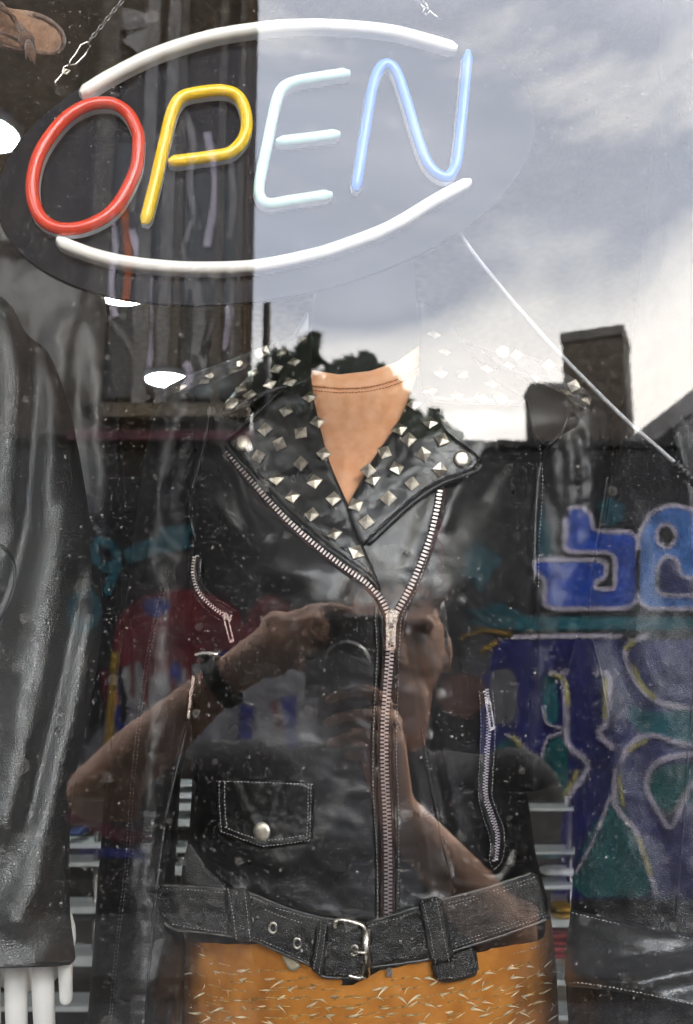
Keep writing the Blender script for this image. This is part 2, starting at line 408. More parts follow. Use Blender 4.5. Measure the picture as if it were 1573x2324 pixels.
def roll(name, line, Dfn, off, rpx, mt, parent, squash=0.7):
    """a rounded cord of leather (piping, seam) along a px line"""
    L = resample(catmull(line, 5) if len(line) > 2 else line, 6); Y = Dfn(L[:, 0], L[:, 1])-off
    P = at(L[:, 0], L[:, 1], Y); r = rpx*pxm(Y); r = r*1.0; r[0] *= 0.3; r[-1] *= 0.3
    return MB().tube(P, r, 8).build(name, mt, parent)
def stitches(mb, line, Dfn, off, pitch=9, ln=5.6, w=2.0, curve=True):
    L = resample(catmull(line, 6) if (curve and len(line) > 2) else line, pitch)
    T = np.gradient(L, axis=0); T /= np.linalg.norm(T, axis=1)[:, None]+1e-9
    Y = Dfn(L[:, 0], L[:, 1])-off
    for p, t, yy in zip(L, T, Y):
        nrm = np.array([-t[1], t[0]]); j = rng.normal(0, 0.35, 2); p = p+j
        q = [p-t*ln/2-nrm*w/2, p+t*ln/2-nrm*w/2, p+t*ln/2+nrm*w/2, p-t*ln/2+nrm*w/2]
        mb.prism(q, yy+0.0006, yy-0.0006, 0.25)
def teeth(mb, line, Dfn, off, pitch=8.6, wid=15, shift=0.0, one=True, h=0.0022):
    L = resample(catmull(line, 6), pitch); T = np.gradient(L, axis=0); T /= np.linalg.norm(T, axis=1)[:, None]+1e-9
    Y = Dfn(L[:, 0], L[:, 1])-off
    for i, (p, t, yy) in enumerate(zip(L, T, Y)):
        nrm = np.array([-t[1], t[0]])
        for sgn in ((0,) if one else (-1, 1)):
            c = p+nrm*sgn*wid*0.24+t*(pitch*0.5 if sgn > 0 else 0); w = wid*(0.5 if one else 0.33); l = pitch*0.29
            q = [c-t*l-nrm*w, c-t*l*1.1+nrm*w*0.8, c+nrm*w, c+t*l*1.1+nrm*w*0.8, c+t*l-nrm*w]
            mb.prism(q, yy+0.0008, yy-h, 0.3)
def frame_at(x, y, Dfn, off=0.0):
    e = 6.0; f = lambda a, b: at(a, b, float(Dfn(np.array([a]), np.array([b]))[0])-off)
    p = f(x, y); tx = f(x+e, y)-f(x-e, y); ty = f(x, y-e)-f(x, y+e)
    tx, ty = Vector(tx).normalized(), Vector(ty).normalized(); n = tx.cross(ty).normalized(); ty = n.cross(tx).normalized()
    if n.y > 0: n = -n
    return p, Matrix((tx, ty, tx.cross(ty))).transposed()

# ================================================================== SETTING: street, shop front, shop interior
asphalt = mat('asphalt', (0.04, 0.04, 0.042), 0.85, var=0.3, vscale=8, bump=0.5, bscale=90, bdist=0.004)
paving = mat('paving concrete', (0.05, 0.048, 0.047), 0.8, var=0.25, vscale=5, bump=0.4, bscale=60, bdist=0.003)
plaster = mat('grey render', (0.20, 0.19, 0.18), 0.8, var=0.2, vscale=4, bump=0.4, bscale=50, bdist=0.004)
RW = 5.4          # mural wall, metres from the pane
def slab(name, c, h, mt, kind='structure', parent=None, rz=0):
    o = MB().box(c, h, rz).build(name, mt, parent, smooth=False)
    if kind and parent is None: o['kind'] = kind
    return o
slab('ground', (0, -30, -0.30), (150, 150, 0.1), mat('soil', (0.10, 0.09, 0.07), 0.9))
slab('road', (0, -3.0, -0.14), (60, 1.35, 0.02), asphalt)
slab('pavement', (0, -0.825, -0.06), (60, 0.82, 0.06), paving)
slab('pavement', (0, -4.86, -0.06), (60, 0.50, 0.06), paving)
slab('kerb', (0, -1.72, -0.07), (60, 0.07, 0.075), paving)
slab('kerb', (0, -4.28, -0.07), (60, 0.07, 0.075), paving)
slab('shop_floor', (0, 2.45, 0.20), (3.0, 2.40, 0.05), M['shop_floor'])
slab('ceiling', (0, 2.42, 2.76), (3.0, 2.37, 0.05), M['khaki'])
slab('back_wall', (0, 4.87, 1.5), (3.0, 0.06, 1.31), M['dark_wall'])
slab('side_wall', (-3.06, 2.4, 1.5), (0.06, 2.4, 1.35), M['dark_wall'])
slab('side_wall', (3.06, 2.4, 1.5), (0.06, 2.4, 1.35), M['dark_wall'])
fr = thing('shop_front', (0, 0.05, 0), 'grey rendered shop front around the display window', 'facade')
for c, h in (((-5.9, 0.14, 1.85), (3.9, 0.13, 1.85)), ((5.9, 0.14, 1.85), (3.9, 0.13, 1.85)), ((0, 0.14, 3.35), (1.998, 0.13, 0.35)), ((0, 0.14, 0.21), (1.998, 0.13, 0.21))):
    slab('wall', c, h, plaster, parent=fr)
fm = mat('dark window frame', (0.03, 0.03, 0.032), 0.4, 0.6)
for c, h in (((-1.96, 0.03, 1.71), (0.036, 0.05, 1.285)), ((1.96, 0.03, 1.71), (0.036, 0.05, 1.285)), ((0, 0.03, 2.965), (1.92, 0.05, 0.03)), ((0, 0.03, 0.455), (1.92, 0.05, 0.03))):
    slab('window_frame', c, h, fm, parent=fr)
# window pane: clear, reflecting by Fresnel, dusty and water-marked
def glass_mat():
    mt = bpy.data.materials.new('window glass'); mt.use_nodes = True; t = mt.node_tree; t.nodes.clear()
    out = t.nodes.new('ShaderNodeOutputMaterial'); tr = N(t, 'ShaderNodeBsdfTransparent'); tr.inputs[0].default_value = (0.96, 0.975, 0.97, 1)
    gl = N(t, 'ShaderNodeBsdfGlossy', Roughness=0.0); gl.inputs[0].default_value = (0.97, 0.98, 1.0, 1)
    fz = N(t, 'ShaderNodeFresnel', IOR=1.52); fac = mth(t, 'MULTIPLY', fz.outputs[0], 0.98)
    mx = t.nodes.new('ShaderNodeMixShader'); t.links.new(fac, mx.inputs[0]); t.links.new(tr.outputs[0], mx.inputs[1]); t.links.new(gl.outputs[0], mx.inputs[2])
    df = N(t, 'ShaderNodeBsdfDiffuse'); df.inputs[0].default_value = (0.62, 0.60, 0.57, 1)
    co = t.nodes.new('ShaderNodeTexCoord')
    def spots(scale, rmin, rmax, seed, thr):
        mp = N(t, 'ShaderNodeMapping'); mp.inputs['Location'].default_value = (seed, seed*1.7, 0.37*seed); t.links.new(co.outputs['Object'], mp.inputs[0])
        sx = t.nodes.new('ShaderNodeSeparateXYZ'); t.links.new(mp.outputs[0], sx.inputs[0])
        cb = t.nodes.new('ShaderNodeCombineXYZ'); t.links.new(sx.outputs['X'], cb.inputs[0]); t.links.new(sx.outputs['Z'], cb.inputs[1])
        v = N(t, 'ShaderNodeTexVoronoi', Scale=scale); v.voronoi_dimensions = '2D'; t.links.new(cb.outputs[0], v.inputs['Vector'])
        sc = t.nodes.new('ShaderNodeSeparateColor'); t.links.new(v.outputs['Color'], sc.inputs[0])
        on = mth(t, 'GREATER_THAN', sc.outputs[1], thr)
        rad = mth(t, 'MULTIPLY_ADD', mth(t, 'POWER', sc.outputs[0], 3.0), rmax-rmin, rmin)
        return mth(t, 'DIVIDE', v.outputs['Distance'], rad), on, sc.outputs[2]
    q, on, br = spots(150, 0.028, 0.075, 3.3, 0.6)      # dust specks
    dust = mth(t, 'MULTIPLY', mth(t, 'MULTIPLY', mth(t, 'LESS_THAN', q, 1.0), on), mth(t, 'MULTIPLY_ADD', br, 0.11, 0.02))
    q2, on2, br2 = spots(420, 0.06, 0.16, 9.1, 0.6)     # finer dust
    dust2 = mth(t, 'MULTIPLY', mth(t, 'MULTIPLY', mth(t, 'LESS_THAN', q2, 1.0), on2), 0.045)
    q3, on3, br3 = spots(34, 0.06, 0.19, 5.2, 0.62)     # dried drop marks
    ring = ramp(t, q3, [(0.0, 0.35), (0.62, 0.45), (0.84, 1.0), (1.0, 0.0)])
    n = N(t, 'ShaderNodeTexNoise', Scale=6.0, Detail=7, Roughness=0.6); t.links.new(co.outputs['Object'], n.inputs['Vector'])
    drop = mth(t, 'MULTIPLY', mth(t, 'MULTIPLY', ring, on3), mth(t, 'MULTIPLY', ramp(t, n.outputs['Fac'], [(0.4, 0.0), (0.62, 1.0)]), 0.022))
    veil = ramp(t, n.outputs['Fac'], [(0.5, 0.0), (0.9, 0.0004)])
    f = mth(t, 'MAXIMUM', mth(t, 'MAXIMUM', dust, dust2), mth(t, 'ADD', drop, veil))
    mx2 = t.nodes.new('ShaderNodeMixShader'); t.links.new(f, mx2.inputs[0]); t.links.new(mx.outputs[0], mx2.inputs[1]); t.links.new(df.outputs[0], mx2.inputs[2])
    t.links.new(mx2.outputs[0], out.inputs[0]); return mt
def clear_mat():
    mt = bpy.data.materials.new('pane back face'); mt.use_nodes = True; t = mt.node_tree; t.nodes.clear()
    out = t.nodes.new('ShaderNodeOutputMaterial'); tr = N(t, 'ShaderNodeBsdfTransparent'); tr.inputs[0].default_value = (0.985, 0.99, 0.988, 1)
    t.links.new(tr.outputs[0], out.inputs[0]); return mt
pane = MB().box((0, 0.003, 1.71), (1.93, 0.003, 1.235)).build('window_pane', glass_mat(), None, smooth=False)
pane.data.materials.append(clear_mat())
for p in pane.data.polygons:
    if p.normal.y > -0.5: p.material_index = 1
tag(pane, 'dusty shop window pane mirroring the street and sky', 'window')

# ------------------------------------------------------------------ mirrored street: mural building
def lbox(mb, px0, px1, py0, py1, R, depth):
    """box whose face towards the shop fills those mirrored pixels; depth runs away from the shop"""
    a, b = m(px0, py1, R), m(px1, py0, R)
    return mb.box(((a[0]+b[0])/2, -R-depth/2, (a[2]+b[2])/2), (abs(b[0]-a[0])/2, depth/2, abs(b[2]-a[2])/2))
wall_dark = mat('dark painted wall', (0.016, 0.015, 0.017), 0.8, var=0.45, vscale=2.5, bump=0.4, bscale=30, bdist=0.006)
mural = thing('mural_building', (1.0, -RW, 0), 'low dark building with blue graffiti lettering mirrored across the lane', 'building')
MB().box((2.0, -RW-1.5, (m(1000, 1022, RW)[2]-0.30)/2), (9.0, 1.5, (m(1000, 1022, RW)[2]+0.30)/2)).build('wall', wall_dark, mural, smooth=False)
ztop = m(1000, 1022, RW)[2]
stone = MB().box((0, 0, 0), (0.045, 0.10, 0.022)).build('coping_tile', mat('dark coping tile', (0.03, 0.03, 0.03), 0.8), None, smooth=False)
stone.location = (0, 0, 0)
for i in range(46):
    place(stone, mural, (-0.6+i*0.094, -RW-0.08, ztop+0.02+random.uniform(-0.004, 0.016)), Matrix.Rotation(random.uniform(-0.06, 0.06), 3, 'Z'))
COL.objects.unlink(stone); bpy.data.objects.remove(stone)
def pmat(n, c): return mat('spray paint '+n, c, 0.7, var=0.3, vscale=5, bump=0.2, bscale=50, bdist=0.003)
PM = {'pale': pmat('pale grey', (0.25, 0.24, 0.24)), 'dteal': pmat('deep teal', (0.012, 0.085, 0.11)), 'dgrey': pmat('charcoal', (0.06, 0.058, 0.065)), 'rust': pmat('rust', (0.11, 0.05, 0.035)), 'blue': pmat('blue', (0.015, 0.085, 0.55)), 'blue2': pmat('mid blue', (0.08, 0.24, 0.66)), 'lilac': pmat('lilac', (0.58, 0.53, 0.64)), 'teal': pmat('teal', (0.012, 0.16, 0.20)), 'navy': pmat('navy', (0.012, 0.016, 0.15)),
      'violet': pmat('violet', (0.065, 0.07, 0.23)), 'yellow': pmat('yellow', (0.52, 0.47, 0.15)), 'white': pmat('white', (0.25, 0.24, 0.245)), 'red': pmat('red', (0.12, 0.009, 0.015)), 'grey': pmat('grey', (0.17, 0.165, 0.18)),
      'black': pmat('black', (0.012, 0.012, 0.016)), 'orange': pmat('orange', (0.42, 0.10, 0.02)), 'maroon': pmat('maroon', (0.085, 0.010, 0.022)), 'ochre': pmat('ochre', (0.28, 0.17, 0.02)), 'green': pmat('green', (0.016, 0.15, 0.16))}
LAY = [0]
def paint(name, poly, mk, layer, R=RW, parent=None):
    LAY[0] += 1
    y = R-0.003-layer*0.004-LAY[0]*0.00004
    P = np.array(poly, float); V = m(P[:, 0], P[:, 1], y)
    V2 = m(P[:, 0], P[:, 1], R+0.002); n = len(P)
    return mesh_obj(name, np.vstack([V, V2]), [list(range(n))]+[[k, (k+1) % n, n+(k+1) % n, n+k] for k in range(n)], PM[mk], parent or mural, smooth=False)
def stroke(name, line, w, mk, layer, R=RW, parent=None):
    L = resample(catmull(line, 6) if len(line) > 2 else line, 14)
    j = 1+0.22*fbm(np.arange(len(L))/4.0, np.full(len(L), LAY[0]*1.7), 5)
    T = np.gradient(L, axis=0); T /= np.linalg.norm(T, axis=1)[:, None]+1e-9; Nn = np.stack([-T[:, 1], T[:, 0]], 1)*(w/2*j)[:, None]
    LAY[0] += 1; y = R-0.003-layer*0.004-LAY[0]*0.00004; A, B = L+Nn, L-Nn; n = len(L)
    V = np.vstack([m(A[:, 0], A[:, 1], y), m(B[:, 0], B[:, 1], y), m(A[:, 0], A[:, 1], R+0.002), m(B[:, 0], B[:, 1], R+0.002)])
    F = [[i, i+1, n+i+1, n+i] for i in range(n-1)]+[[i, i+1, 2*n+i+1, 2*n+i] for i in range(n-1)]+[[n+i, n+i+1, 3*n+i+1, 3*n+i] for i in range(n-1)]
    return mesh_obj(name, V, F, PM[mk], parent or mural, smooth=False)
def outlined(name, poly, fillk, w, linek, layer):
    q = chaikin(np.array(resample(poly, 1e9, True)) if 0 else poly, 2, 0.88); paint(name, q, fillk, layer)
    stroke('painted_outline', np.vstack([q, q[:2]]), w, linek, layer+1)
# lettering
ov = chaikin([(1180, 1185), (1262, 1180), (1270, 1120), (1345, 1120), (1365, 1165), (1440, 1160), (1500, 1110), (1680, 1120), (1680, 1400), (1185, 1400)], 2)
paint('painted_shadow', ov, 'black', 0)
outlined('painted_letter', [(1281, 1180), (1290, 1152), (1325, 1150), (1341, 1168), (1348, 1205), (1448, 1208), (1448, 1381), (1235, 1381), (1238, 1315), (1213, 1298), (1210, 1270), (1376, 1271), (1374, 1316), (1350, 1319), (1350, 1336), (1396, 1338), (1396, 1254), (1281, 1252)], 'blue', 10, 'lilac', 1)
outlined('painted_letter', [(1448, 1381), (1448, 1215), (1475, 1165), (1520, 1145), (1580, 1158), (1650, 1200), (1650, 1381)], 'blue2', 10, 'lilac', 2)
a = np.linspace(0, 2*math.pi, 22)[:-1]
outlined('painted_dot', [(1512+22*math.cos(t), 1216+27*math.sin(t)) for t in a], 'black', 9, 'lilac', 4)
outlined('painted_notch', [(1492, 1350), (1492, 1285), (1512, 1258), (1538, 1270), (1546, 1310), (1620, 1312), (1620, 1352)], 'navy', 9, 'lilac', 4)
paint('painted_band', [(1170, 1400), (1680, 1400), (1680, 1428), (1170, 1430)], 'teal', 1)
stroke('painted_line', [(1165, 1446), (1300, 1443), (1412, 1444)], 9, 'lilac', 2)
# lower piece
paint('painted_field', [(1090, 1452), (1680, 1452), (1680, 2040), (1120, 2040), (1090, 1760)], 'navy', 0)
paint('painted_field', chaikin([(1380, 1470), (1700, 1440), (1700, 2035), (1450, 2035), (1405, 1800), (1385, 1720), (1440, 1650), (1400, 1580)], 2), 'violet', 1)
paint('painted_shape', chaikin([(1110, 1520), (1172, 1515), (1175, 1640), (1112, 1645)], 2), 'grey', 1)
paint('painted_shape', chaikin([(1232, 1530), (1262, 1532), (1270, 1630), (1252, 1650), (1232, 1615)], 2), 'teal', 1)
paint('painted_shape', chaikin([(1418, 1600), (1500, 1620), (1580, 1605), (1700, 1600), (1700, 1680), (1560, 1690), (1440, 1660)], 2), 'teal', 2)
paint('painted_shape', chaikin([(1230, 1700), (1265, 1665), (1290, 1690), (1290, 1790), (1240, 1850), (1222, 1790)], 2), 'green', 1)
paint('painted_shape', chaikin([(1120, 1690), (1170, 1672), (1198, 1720), (1200, 1800), (1130, 1830)], 2), 'green', 1)
paint('painted_shape', chaikin([(1290, 2036), (1330, 1900), (1400, 1790), (1420, 1840), (1460, 1920), (1500, 2036)], 1), 'green', 2)
paint('painted_shape', chaikin([(1468, 1770), (1500, 1735), (1600, 1730), (1600, 1800), (1520, 1850), (1490, 1830)], 2), 'green', 2)
for ln, w, k in (([(1246, 1527), (1278, 1540), (1285, 1620), (1290, 1690), (1336, 1735), (1300, 1795), (1262, 1850), (1225, 1905)], 14, 'lilac'), ([(1252, 1530), (1283, 1545), (1289, 1600)], 9, 'yellow'), ([(1312, 1748), (1290, 1790), (1250, 1840)], 9, 'yellow'),
                 ([(1350, 1528), (1382, 1535), (1376, 1640), (1358, 1662), (1392, 1700)], 14, 'lilac'), ([(1374, 1540), (1372, 1630)], 9, 'yellow'),
                 ([(1472, 1440), (1420, 1470), (1440, 1540), (1490, 1590), (1573, 1606), (1680, 1600)], 12, 'lilac'), ([(1440, 1455), (1418, 1475)], 11, 'yellow'), ([(1436, 1510), (1460, 1560), (1490, 1585)], 11, 'yellow'),
                 ([(1410, 1730), (1430, 1690), (1480, 1668), (1560, 1690), (1680, 1690)], 12, 'lilac'), ([(1425, 1705), (1470, 1678)], 8, 'yellow'),
                 ([(1396, 1745), (1398, 1830), (1440, 1880), (1465, 1950), (1490, 2030)], 13, 'lilac'), ([(1404, 1760), (1415, 1830)], 10, 'yellow'), ([(1450, 1900), (1478, 1985)], 9, 'yellow'),
                 ([(1388, 1800), (1350, 1900), (1305, 1985)], 7, 'lilac'),
                 ([(1680, 1720), (1560, 1712), (1485, 1735), (1468, 1790), (1500, 1850), (1522, 1880), (1560, 1800), (1600, 1740)], 12, 'lilac'), ([(1510, 1850), (1530, 1840), (1560, 1790)], 9, 'white'),
                 ([(1152, 1668), (1185, 1690), (1200, 1760), (1206, 1860)], 12, 'lilac'), ([(1160, 1668), (1186, 1700), (1195, 1760)], 9, 'yellow'),
                 ([(1232, 1600), (1245, 1645), (1285, 1650)], 6, 'lilac'), ([(1284, 1660), (1240, 1680), (1225, 1760)], 6, 'lilac'),
                 ([(1520, 1548), (1530, 1580), (1573, 1600)], 14, 'violet'),
                 ([(1040, 1450), (1100, 1430), (1160, 1440)], 8, 'ochre'), ([(1090, 1480), (1130, 1455)], 12, 'ochre')):
    stroke('painted_line', ln, w, k, 4)
for cx, cy, rx, ry, k in ((1090, 1285, 46, 50, 'teal'), (1235, 1235, 20, 60, 'teal'), (1130, 1400, 70, 26, 'teal'), (1385, 1165, 34, 26, 'teal')):
    q = [(cx+rx*math.cos(t)*(1+0.9*float(fbm(np.array(1.7*math.cos(t)+cx), np.array(1.7*math.sin(t)), 2))), cy+ry*math.sin(t)*(1+0.9*float(fbm(np.array(1.7*math.cos(t)), np.array(1.7*math.sin(t)+cy), 4)))) for t in a]
    paint('painted_blot', q, 'dteal', 0)
for cx, cy, rx, ry, k in ((1085, 1475, 40, 60, 'dgrey'), (1050, 1580, 62, 50, 'rust')):
    q = [(cx+rx*math.cos(t)*(1+0.6*float(fbm(np.array(1.7*math.cos(t)+cx), np.array(1.7*math.sin(t)), 2))), cy+ry*math.sin(t)) for t in a]
    paint('painted_blot', q, k, 0)
stroke('painted_line', [(1003, 1180), (1000, 1260), (1006, 1370)], 14, 'maroon', 1)
# left half: a dripping red shape over pale grey
paint('painted_field', chaikin([(270, 1480), (300, 1640), (200, 1660), (180, 1830), (720, 1830), (720, 1480)], 1), 'grey', 0)
paint('painted_blob', chaikin([(255, 1450), (275, 1390), (330, 1350), (400, 1335), (480, 1345), (540, 1380), (560, 1440), (545, 1495), (480, 1500), (470, 1540), (455, 1500), (405, 1520), (392, 1580), (380, 1520), (330, 1535), (318, 1495), (268, 1520)], 2), 'red', 2)
paint('painted_blob', chaikin([(558, 1400), (590, 1355), (630, 1348), (662, 1380), (655, 1440), (600, 1500), (560, 1480)], 2), 'red', 2)
paint('painted_face', chaikin([(268, 1500), (540, 1480), (560, 1560), (480, 1625), (340, 1640), (290, 1590)], 2), 'white', 1)
paint('painted_spot', chaikin([(322, 1368), (350, 1352), (392, 1366), (378, 1392), (352, 1402), (330, 1392)], 2), 'navy', 3)
paint('painted_spot', chaikin([(384, 1506), (408, 1500), (412, 1550), (388, 1552)], 2), 'navy', 3)
paint('painted_spot', chaikin([(455, 1490), (545, 1470), (540, 1540), (470, 1560)], 2), 'navy', 3)
for ln, w, k in (([(255, 1240), (222, 1225), (215, 1260), (240, 1290), (268, 1270), (255, 1240)], 20, 'dteal'), ([(268, 1280), (240, 1350)], 22, 'dteal'), ([(200, 1340), (168, 1360), (165, 1410), (200, 1425), (222, 1380), (200, 1340)], 18, 'dteal'),
                 ([(285, 1265), (350, 1240), (430, 1225)], 40, 'dteal'), ([(360, 1205), (440, 1200)], 18, 'dteal'), ([(262, 1500), (268, 1640), (300, 1650)], 14, 'navy'), ([(235, 1520), (250, 1590)], 26, 'maroon'), ([(258, 1540), (262, 1600)], 14, 'orange'),
                 ([(262, 1480), (250, 1640), (232, 1840)], 18, 'ochre'), ([(655, 1580), (660, 1700)], 30, 'navy'), ([(560, 1600), (555, 1700)], 30, 'navy'), ([(620, 1590), (640, 1660)], 14, 'maroon'), ([(150, 1850), (300, 1900), (380, 1860)], 30, 'maroon'), ([(180, 1930), (330, 1940)], 22, 'navy'), ([(700, 1470), (712, 1560)], 14, 'red')):
    stroke('painted_line', ln, w, k, 3)

for x0_, y0_, y1_, w_2 in ((330, 1500, 1600, 12), (352, 1510, 1570, 8), (395, 1540, 1640, 8), (428, 1500, 1600, 12), (470, 1500, 1590, 9), (505, 1490, 1560, 8), (300, 1500, 1580, 7)): stroke('painted_drip', [(x0_, y0_), (x0_+2, (y0_+y1_)/2), (x0_, y1_)], w_2, 'red', 3)

# tall brown building on the left of the mirrored lane
brown = mat('brown timber boarding', (0.045, 0.030, 0.021), 0.8, var=0.45, vscale=5, stretch=(3, 1, 0.5), bump=0.5, bscale=30, bdist=0.01)
RT = RW-0.06
tall = thing('tall_building', (-4, -RT, 2.9), 'tall brown building with pale streaked window bay, mirrored beside the sky', 'building')
xe = float(m(578, 500, RT)[0]); z0 = float(m(300, 985, RT)[2])
fp_ = [(xe-2.3, -RT), (xe, -RT), (xe-0.75, -RT-4.0), (xe-2.3, -RT-4.0)]        # plan: the flank runs back at a slant
mesh_obj('wall', [(x, y, z) for z in (z0, 7.0) for x, y in fp_], [[0, 1, 2, 3], [4, 5, 6, 7]]+[[k, (k+1) % 4, 4+(k+1) % 4, 4+k] for k in range(4)], brown, tall, smooth=False)
RB = RT
def tpart(name, a0, a1, b0, b1, col, d=0.05):
    mb = MB(); A, B = m(a0, b1, RB), m(a1, b0, RB)
    mb.box(((A[0]+B[0])/2, -RB+d/2+0.002, (A[2]+B[2])/2), (abs(B[0]-A[0])/2, d/2, abs(B[2]-A[2])/2)); return mb.build(name, col, tall, smooth=False)
glz = mat('grimy window', (0.035, 0.035, 0.037), 0.35, var=0.5, vscale=3)
post = mat('taupe post', (0.085, 0.07, 0.056), 0.7, var=0.3, vscale=10)
lightpost = mat('pale weathered post', (0.17, 0.16, 0.155), 0.7, var=0.3, vscale=10, stretch=(4, 1, 1))
tpart('window', 236, 545, 330, 905, glz, 0.02)
for x0, x1, k in ((236, 252, post), (333, 352, lightpost), (386, 398, lightpost), (404, 424, post), (545, 556, post), (500, 512, post)): tpart('window_post', x0, x1, -200, 925, k, 0.07)
tpart('ledge', 240, 568, 928, 958, mat('sandstone ledge', (0.13, 0.105, 0.07), 0.8, var=0.25, vscale=8), 0.14)
tpart('fascia', 160, 575, 985, 1006, PM['maroon'], 0.10)
tpart('trim', 555, 577, -400, 925, mat('rust brown trim', (0.10, 0.055, 0.03), 0.7, var=0.3), 0.04)
for ln, w, k in (([(250, 480), (262, 560), (250, 640), (262, 720)], 16, 'lilac'), ([(280, 470), (292, 590), (284, 690)], 18, 'orange'), ([(300, 520), (318, 620), (310, 740)], 16, 'lilac'), ([(225, 700), (280, 760), (320, 830)], 12, 'grey'),
                 ([(300, 400), (325, 330), (300, 480)], 12, 'grey'), ([(340, 300), (370, 330), (378, 420)], 14, 'white'), ([(345, 720), (380, 770), (392, 830)], 22, 'grey'), ([(360, 560), (380, 600), (370, 660)], 16, 'grey'),
                 ([(420, 250), (440, 330), (430, 420), (450, 520)], 14, 'grey'), ([(470, 300), (490, 420), (470, 560)], 16, 'lilac'), ([(440, 600), (450, 720), (440, 860)], 20, 'grey'), ([(480, 620), (500, 680), (480, 780), (505, 860)], 18, 'grey'), ([(520, 600), (530, 720), (525, 840)], 14, 'grey'), ([(465, 800), (485, 760), (500, 700)], 14, 'black'), ([(520, 330), (530, 450), (520, 540)], 14, 'grey'), ([(240, 30), (330, 60), (300, 110)], 50, 'grey'), ([(262, 60), (258, 180)], 26, 'grey')):
    stroke('painted_streak', ln, w, 'pale' if k == 'grey' else k, 1, RB-0.03, tall)
for q_ in range(26):
    x_, y_ = 335+rng.uniform(0, 205), rng.uniform(380, 860); l_ = rng.uniform(50, 150); stroke('painted_streak', [(x_, y_), (x_+rng.normal(0, 10), y_+l_*0.5), (x_+rng.normal(0, 18), min(900, y_+l_))], rng.uniform(7, 18), ('pale', 'dgrey', 'pale', 'dgrey', 'lilac')[q_ % 5], 1, RB-0.03, tall)
# drain pipe at the corner
pp = m(603, 900, RW+0.3); p2 = m(607, 690, RW+0.3)
dp = MB().tube([pp+[0, 0, -0.5], pp, p2], 0.032, 10).build('drain_pipe', fm, None); tag(dp, 'slim dark pipe standing against the mirrored sky beside the tall brown building', 'pipe')

# chimneys and neighbouring roof (mirrored, right)
brick = mat('sooty brick', (0.125, 0.105, 0.085), 0.85, var=0.3, vscale=14, bump=0.5, bscale=40, bdist=0.01)
ch = thing('chimney_stack', m(1350, 1020, 8.2)*np.array([1, 1, 0]), 'tall dark square chimney with flat cap, mirrored above the gable roof', 'chimney')
c0 = m(1365, 1020, 8.2); ct = m(1365, 795, 8.2); w_ = 79*(8.2-CY)/FPX
MB().box((c0[0], c0[1], ct[2]/2), (w_*0.86, w_*0.86, ct[2]/2), R_(24)).build('shaft', brick, ch, smooth=False)
MB().box((c0[0], c0[1], ct[2]+0.075), (w_*0.91, w_*0.91, 0.05), R_(24)).build('cap', plaster, ch, smooth=False)
for i in range(7):
    MB().box((c0[0], c0[1], ct[2]-0.12-i*0.14), (w_*0.88, w_*0.88, 0.03), R_(24)).build('brick_course', brick, ch, smooth=False)
c2 = thing('chimney_stack', m(1252, 1020, 7.0)*np.array([1, 1, 0]), 'short dark chimney with flat slab top, mirrored beside the jacket shoulder', 'chimney')
b0, b1 = m(1252, 1020, 7.0), m(1252, 892, 7.0); w2 = 50*(7-CY)/FPX
MB().box((b0[0], b0[1], b1[2]/2), (w2, w2*0.8, b1[2]/2)).build('shaft', brick, c2, smooth=False)
MB().box((b0[0], b0[1], b1[2]+0.02), (w2*1.04, w2*0.86, 0.022)).build('cap', plaster, c2, smooth=False)
hs = thing('gable_house', m(1640, 1000, 6.6)*np.array([1, 1, 0]), 'house with pale verge on its sloping roof, mirrored at the right edge', 'house')
p0, p1 = m(1400, 1016, 6.6), m(1720, 770, 6.6); sl = (p1-p0); th = 52*(6.6-CY)/FPX
V = []
for yy in (-6.6, -11.0):
    for q in (p0, p1, p1+[4.0, 0, -3.0], p1+[4.0, 0, -3.0-th], p1-[0, 0, th], p0-[0, 0, th]): V.append((q[0], yy, q[2]))
mesh_obj('roof', V, [[0, 1, 4, 5], [1, 2, 3, 4], [6, 7, 10, 11], [7, 8, 9, 10], [0, 6, 7, 1], [1, 7, 8, 2], [5, 11, 10, 4], [4, 10, 9, 3], [0, 5, 11, 6], [2, 8, 9, 3]], mat('grey verge and tiles', (0.21, 0.20, 0.195), 0.75, var=0.3, vscale=10), hs, smooth=False)
V = [(q[0], yy, q[2]) for yy in (-6.65, -10.9) for q in (p0*[1, 1, 0]+[0.2, 0, 0], p0-[0, 0, th], p1-[0, 0, th], p1*[1, 1, 0])]
V = []
for yy in (-6.65, -10.9):
    for q in ((p0[0]+0.1, 0), (p0[0]+0.1, p0[2]-th*0.8), (p1[0], p1[2]-th), (p1[0]+3.9, p1[2]-th-2.95), (p1[0]+3.9, 0)): V.append((q[0], yy, q[1]))
mesh_obj('wall', V, [[0, 1, 2, 3, 4], [5, 6, 7, 8, 9], [0, 1, 6, 5], [1, 2, 7, 6], [2, 3, 8, 7], [3, 4, 9, 8], [4, 0, 5, 9]], mat('dark gable wall', (0.05, 0.046, 0.042), 0.85, var=0.3, vscale=5), hs, smooth=False)

sdh = thing('filler_shed', m(760, 1000, 9.5)*np.array([1, 1, 0]), 'low dark filler building added behind the trees to hide mirrored sky under the neckline', 'filler_shed')  # added dark filler, blocks the mirrored sky below the tree line
mb = MB(); lbox(mb, 570, 905, 872, 1100, 9.5, 2.0); mb.build('wall', wall_dark, sdh, smooth=False)
mb = MB(); lbox(mb, 560, 915, 862, 873, 9.4, 2.2); mb.build('roof', brick, sdh, smooth=False)

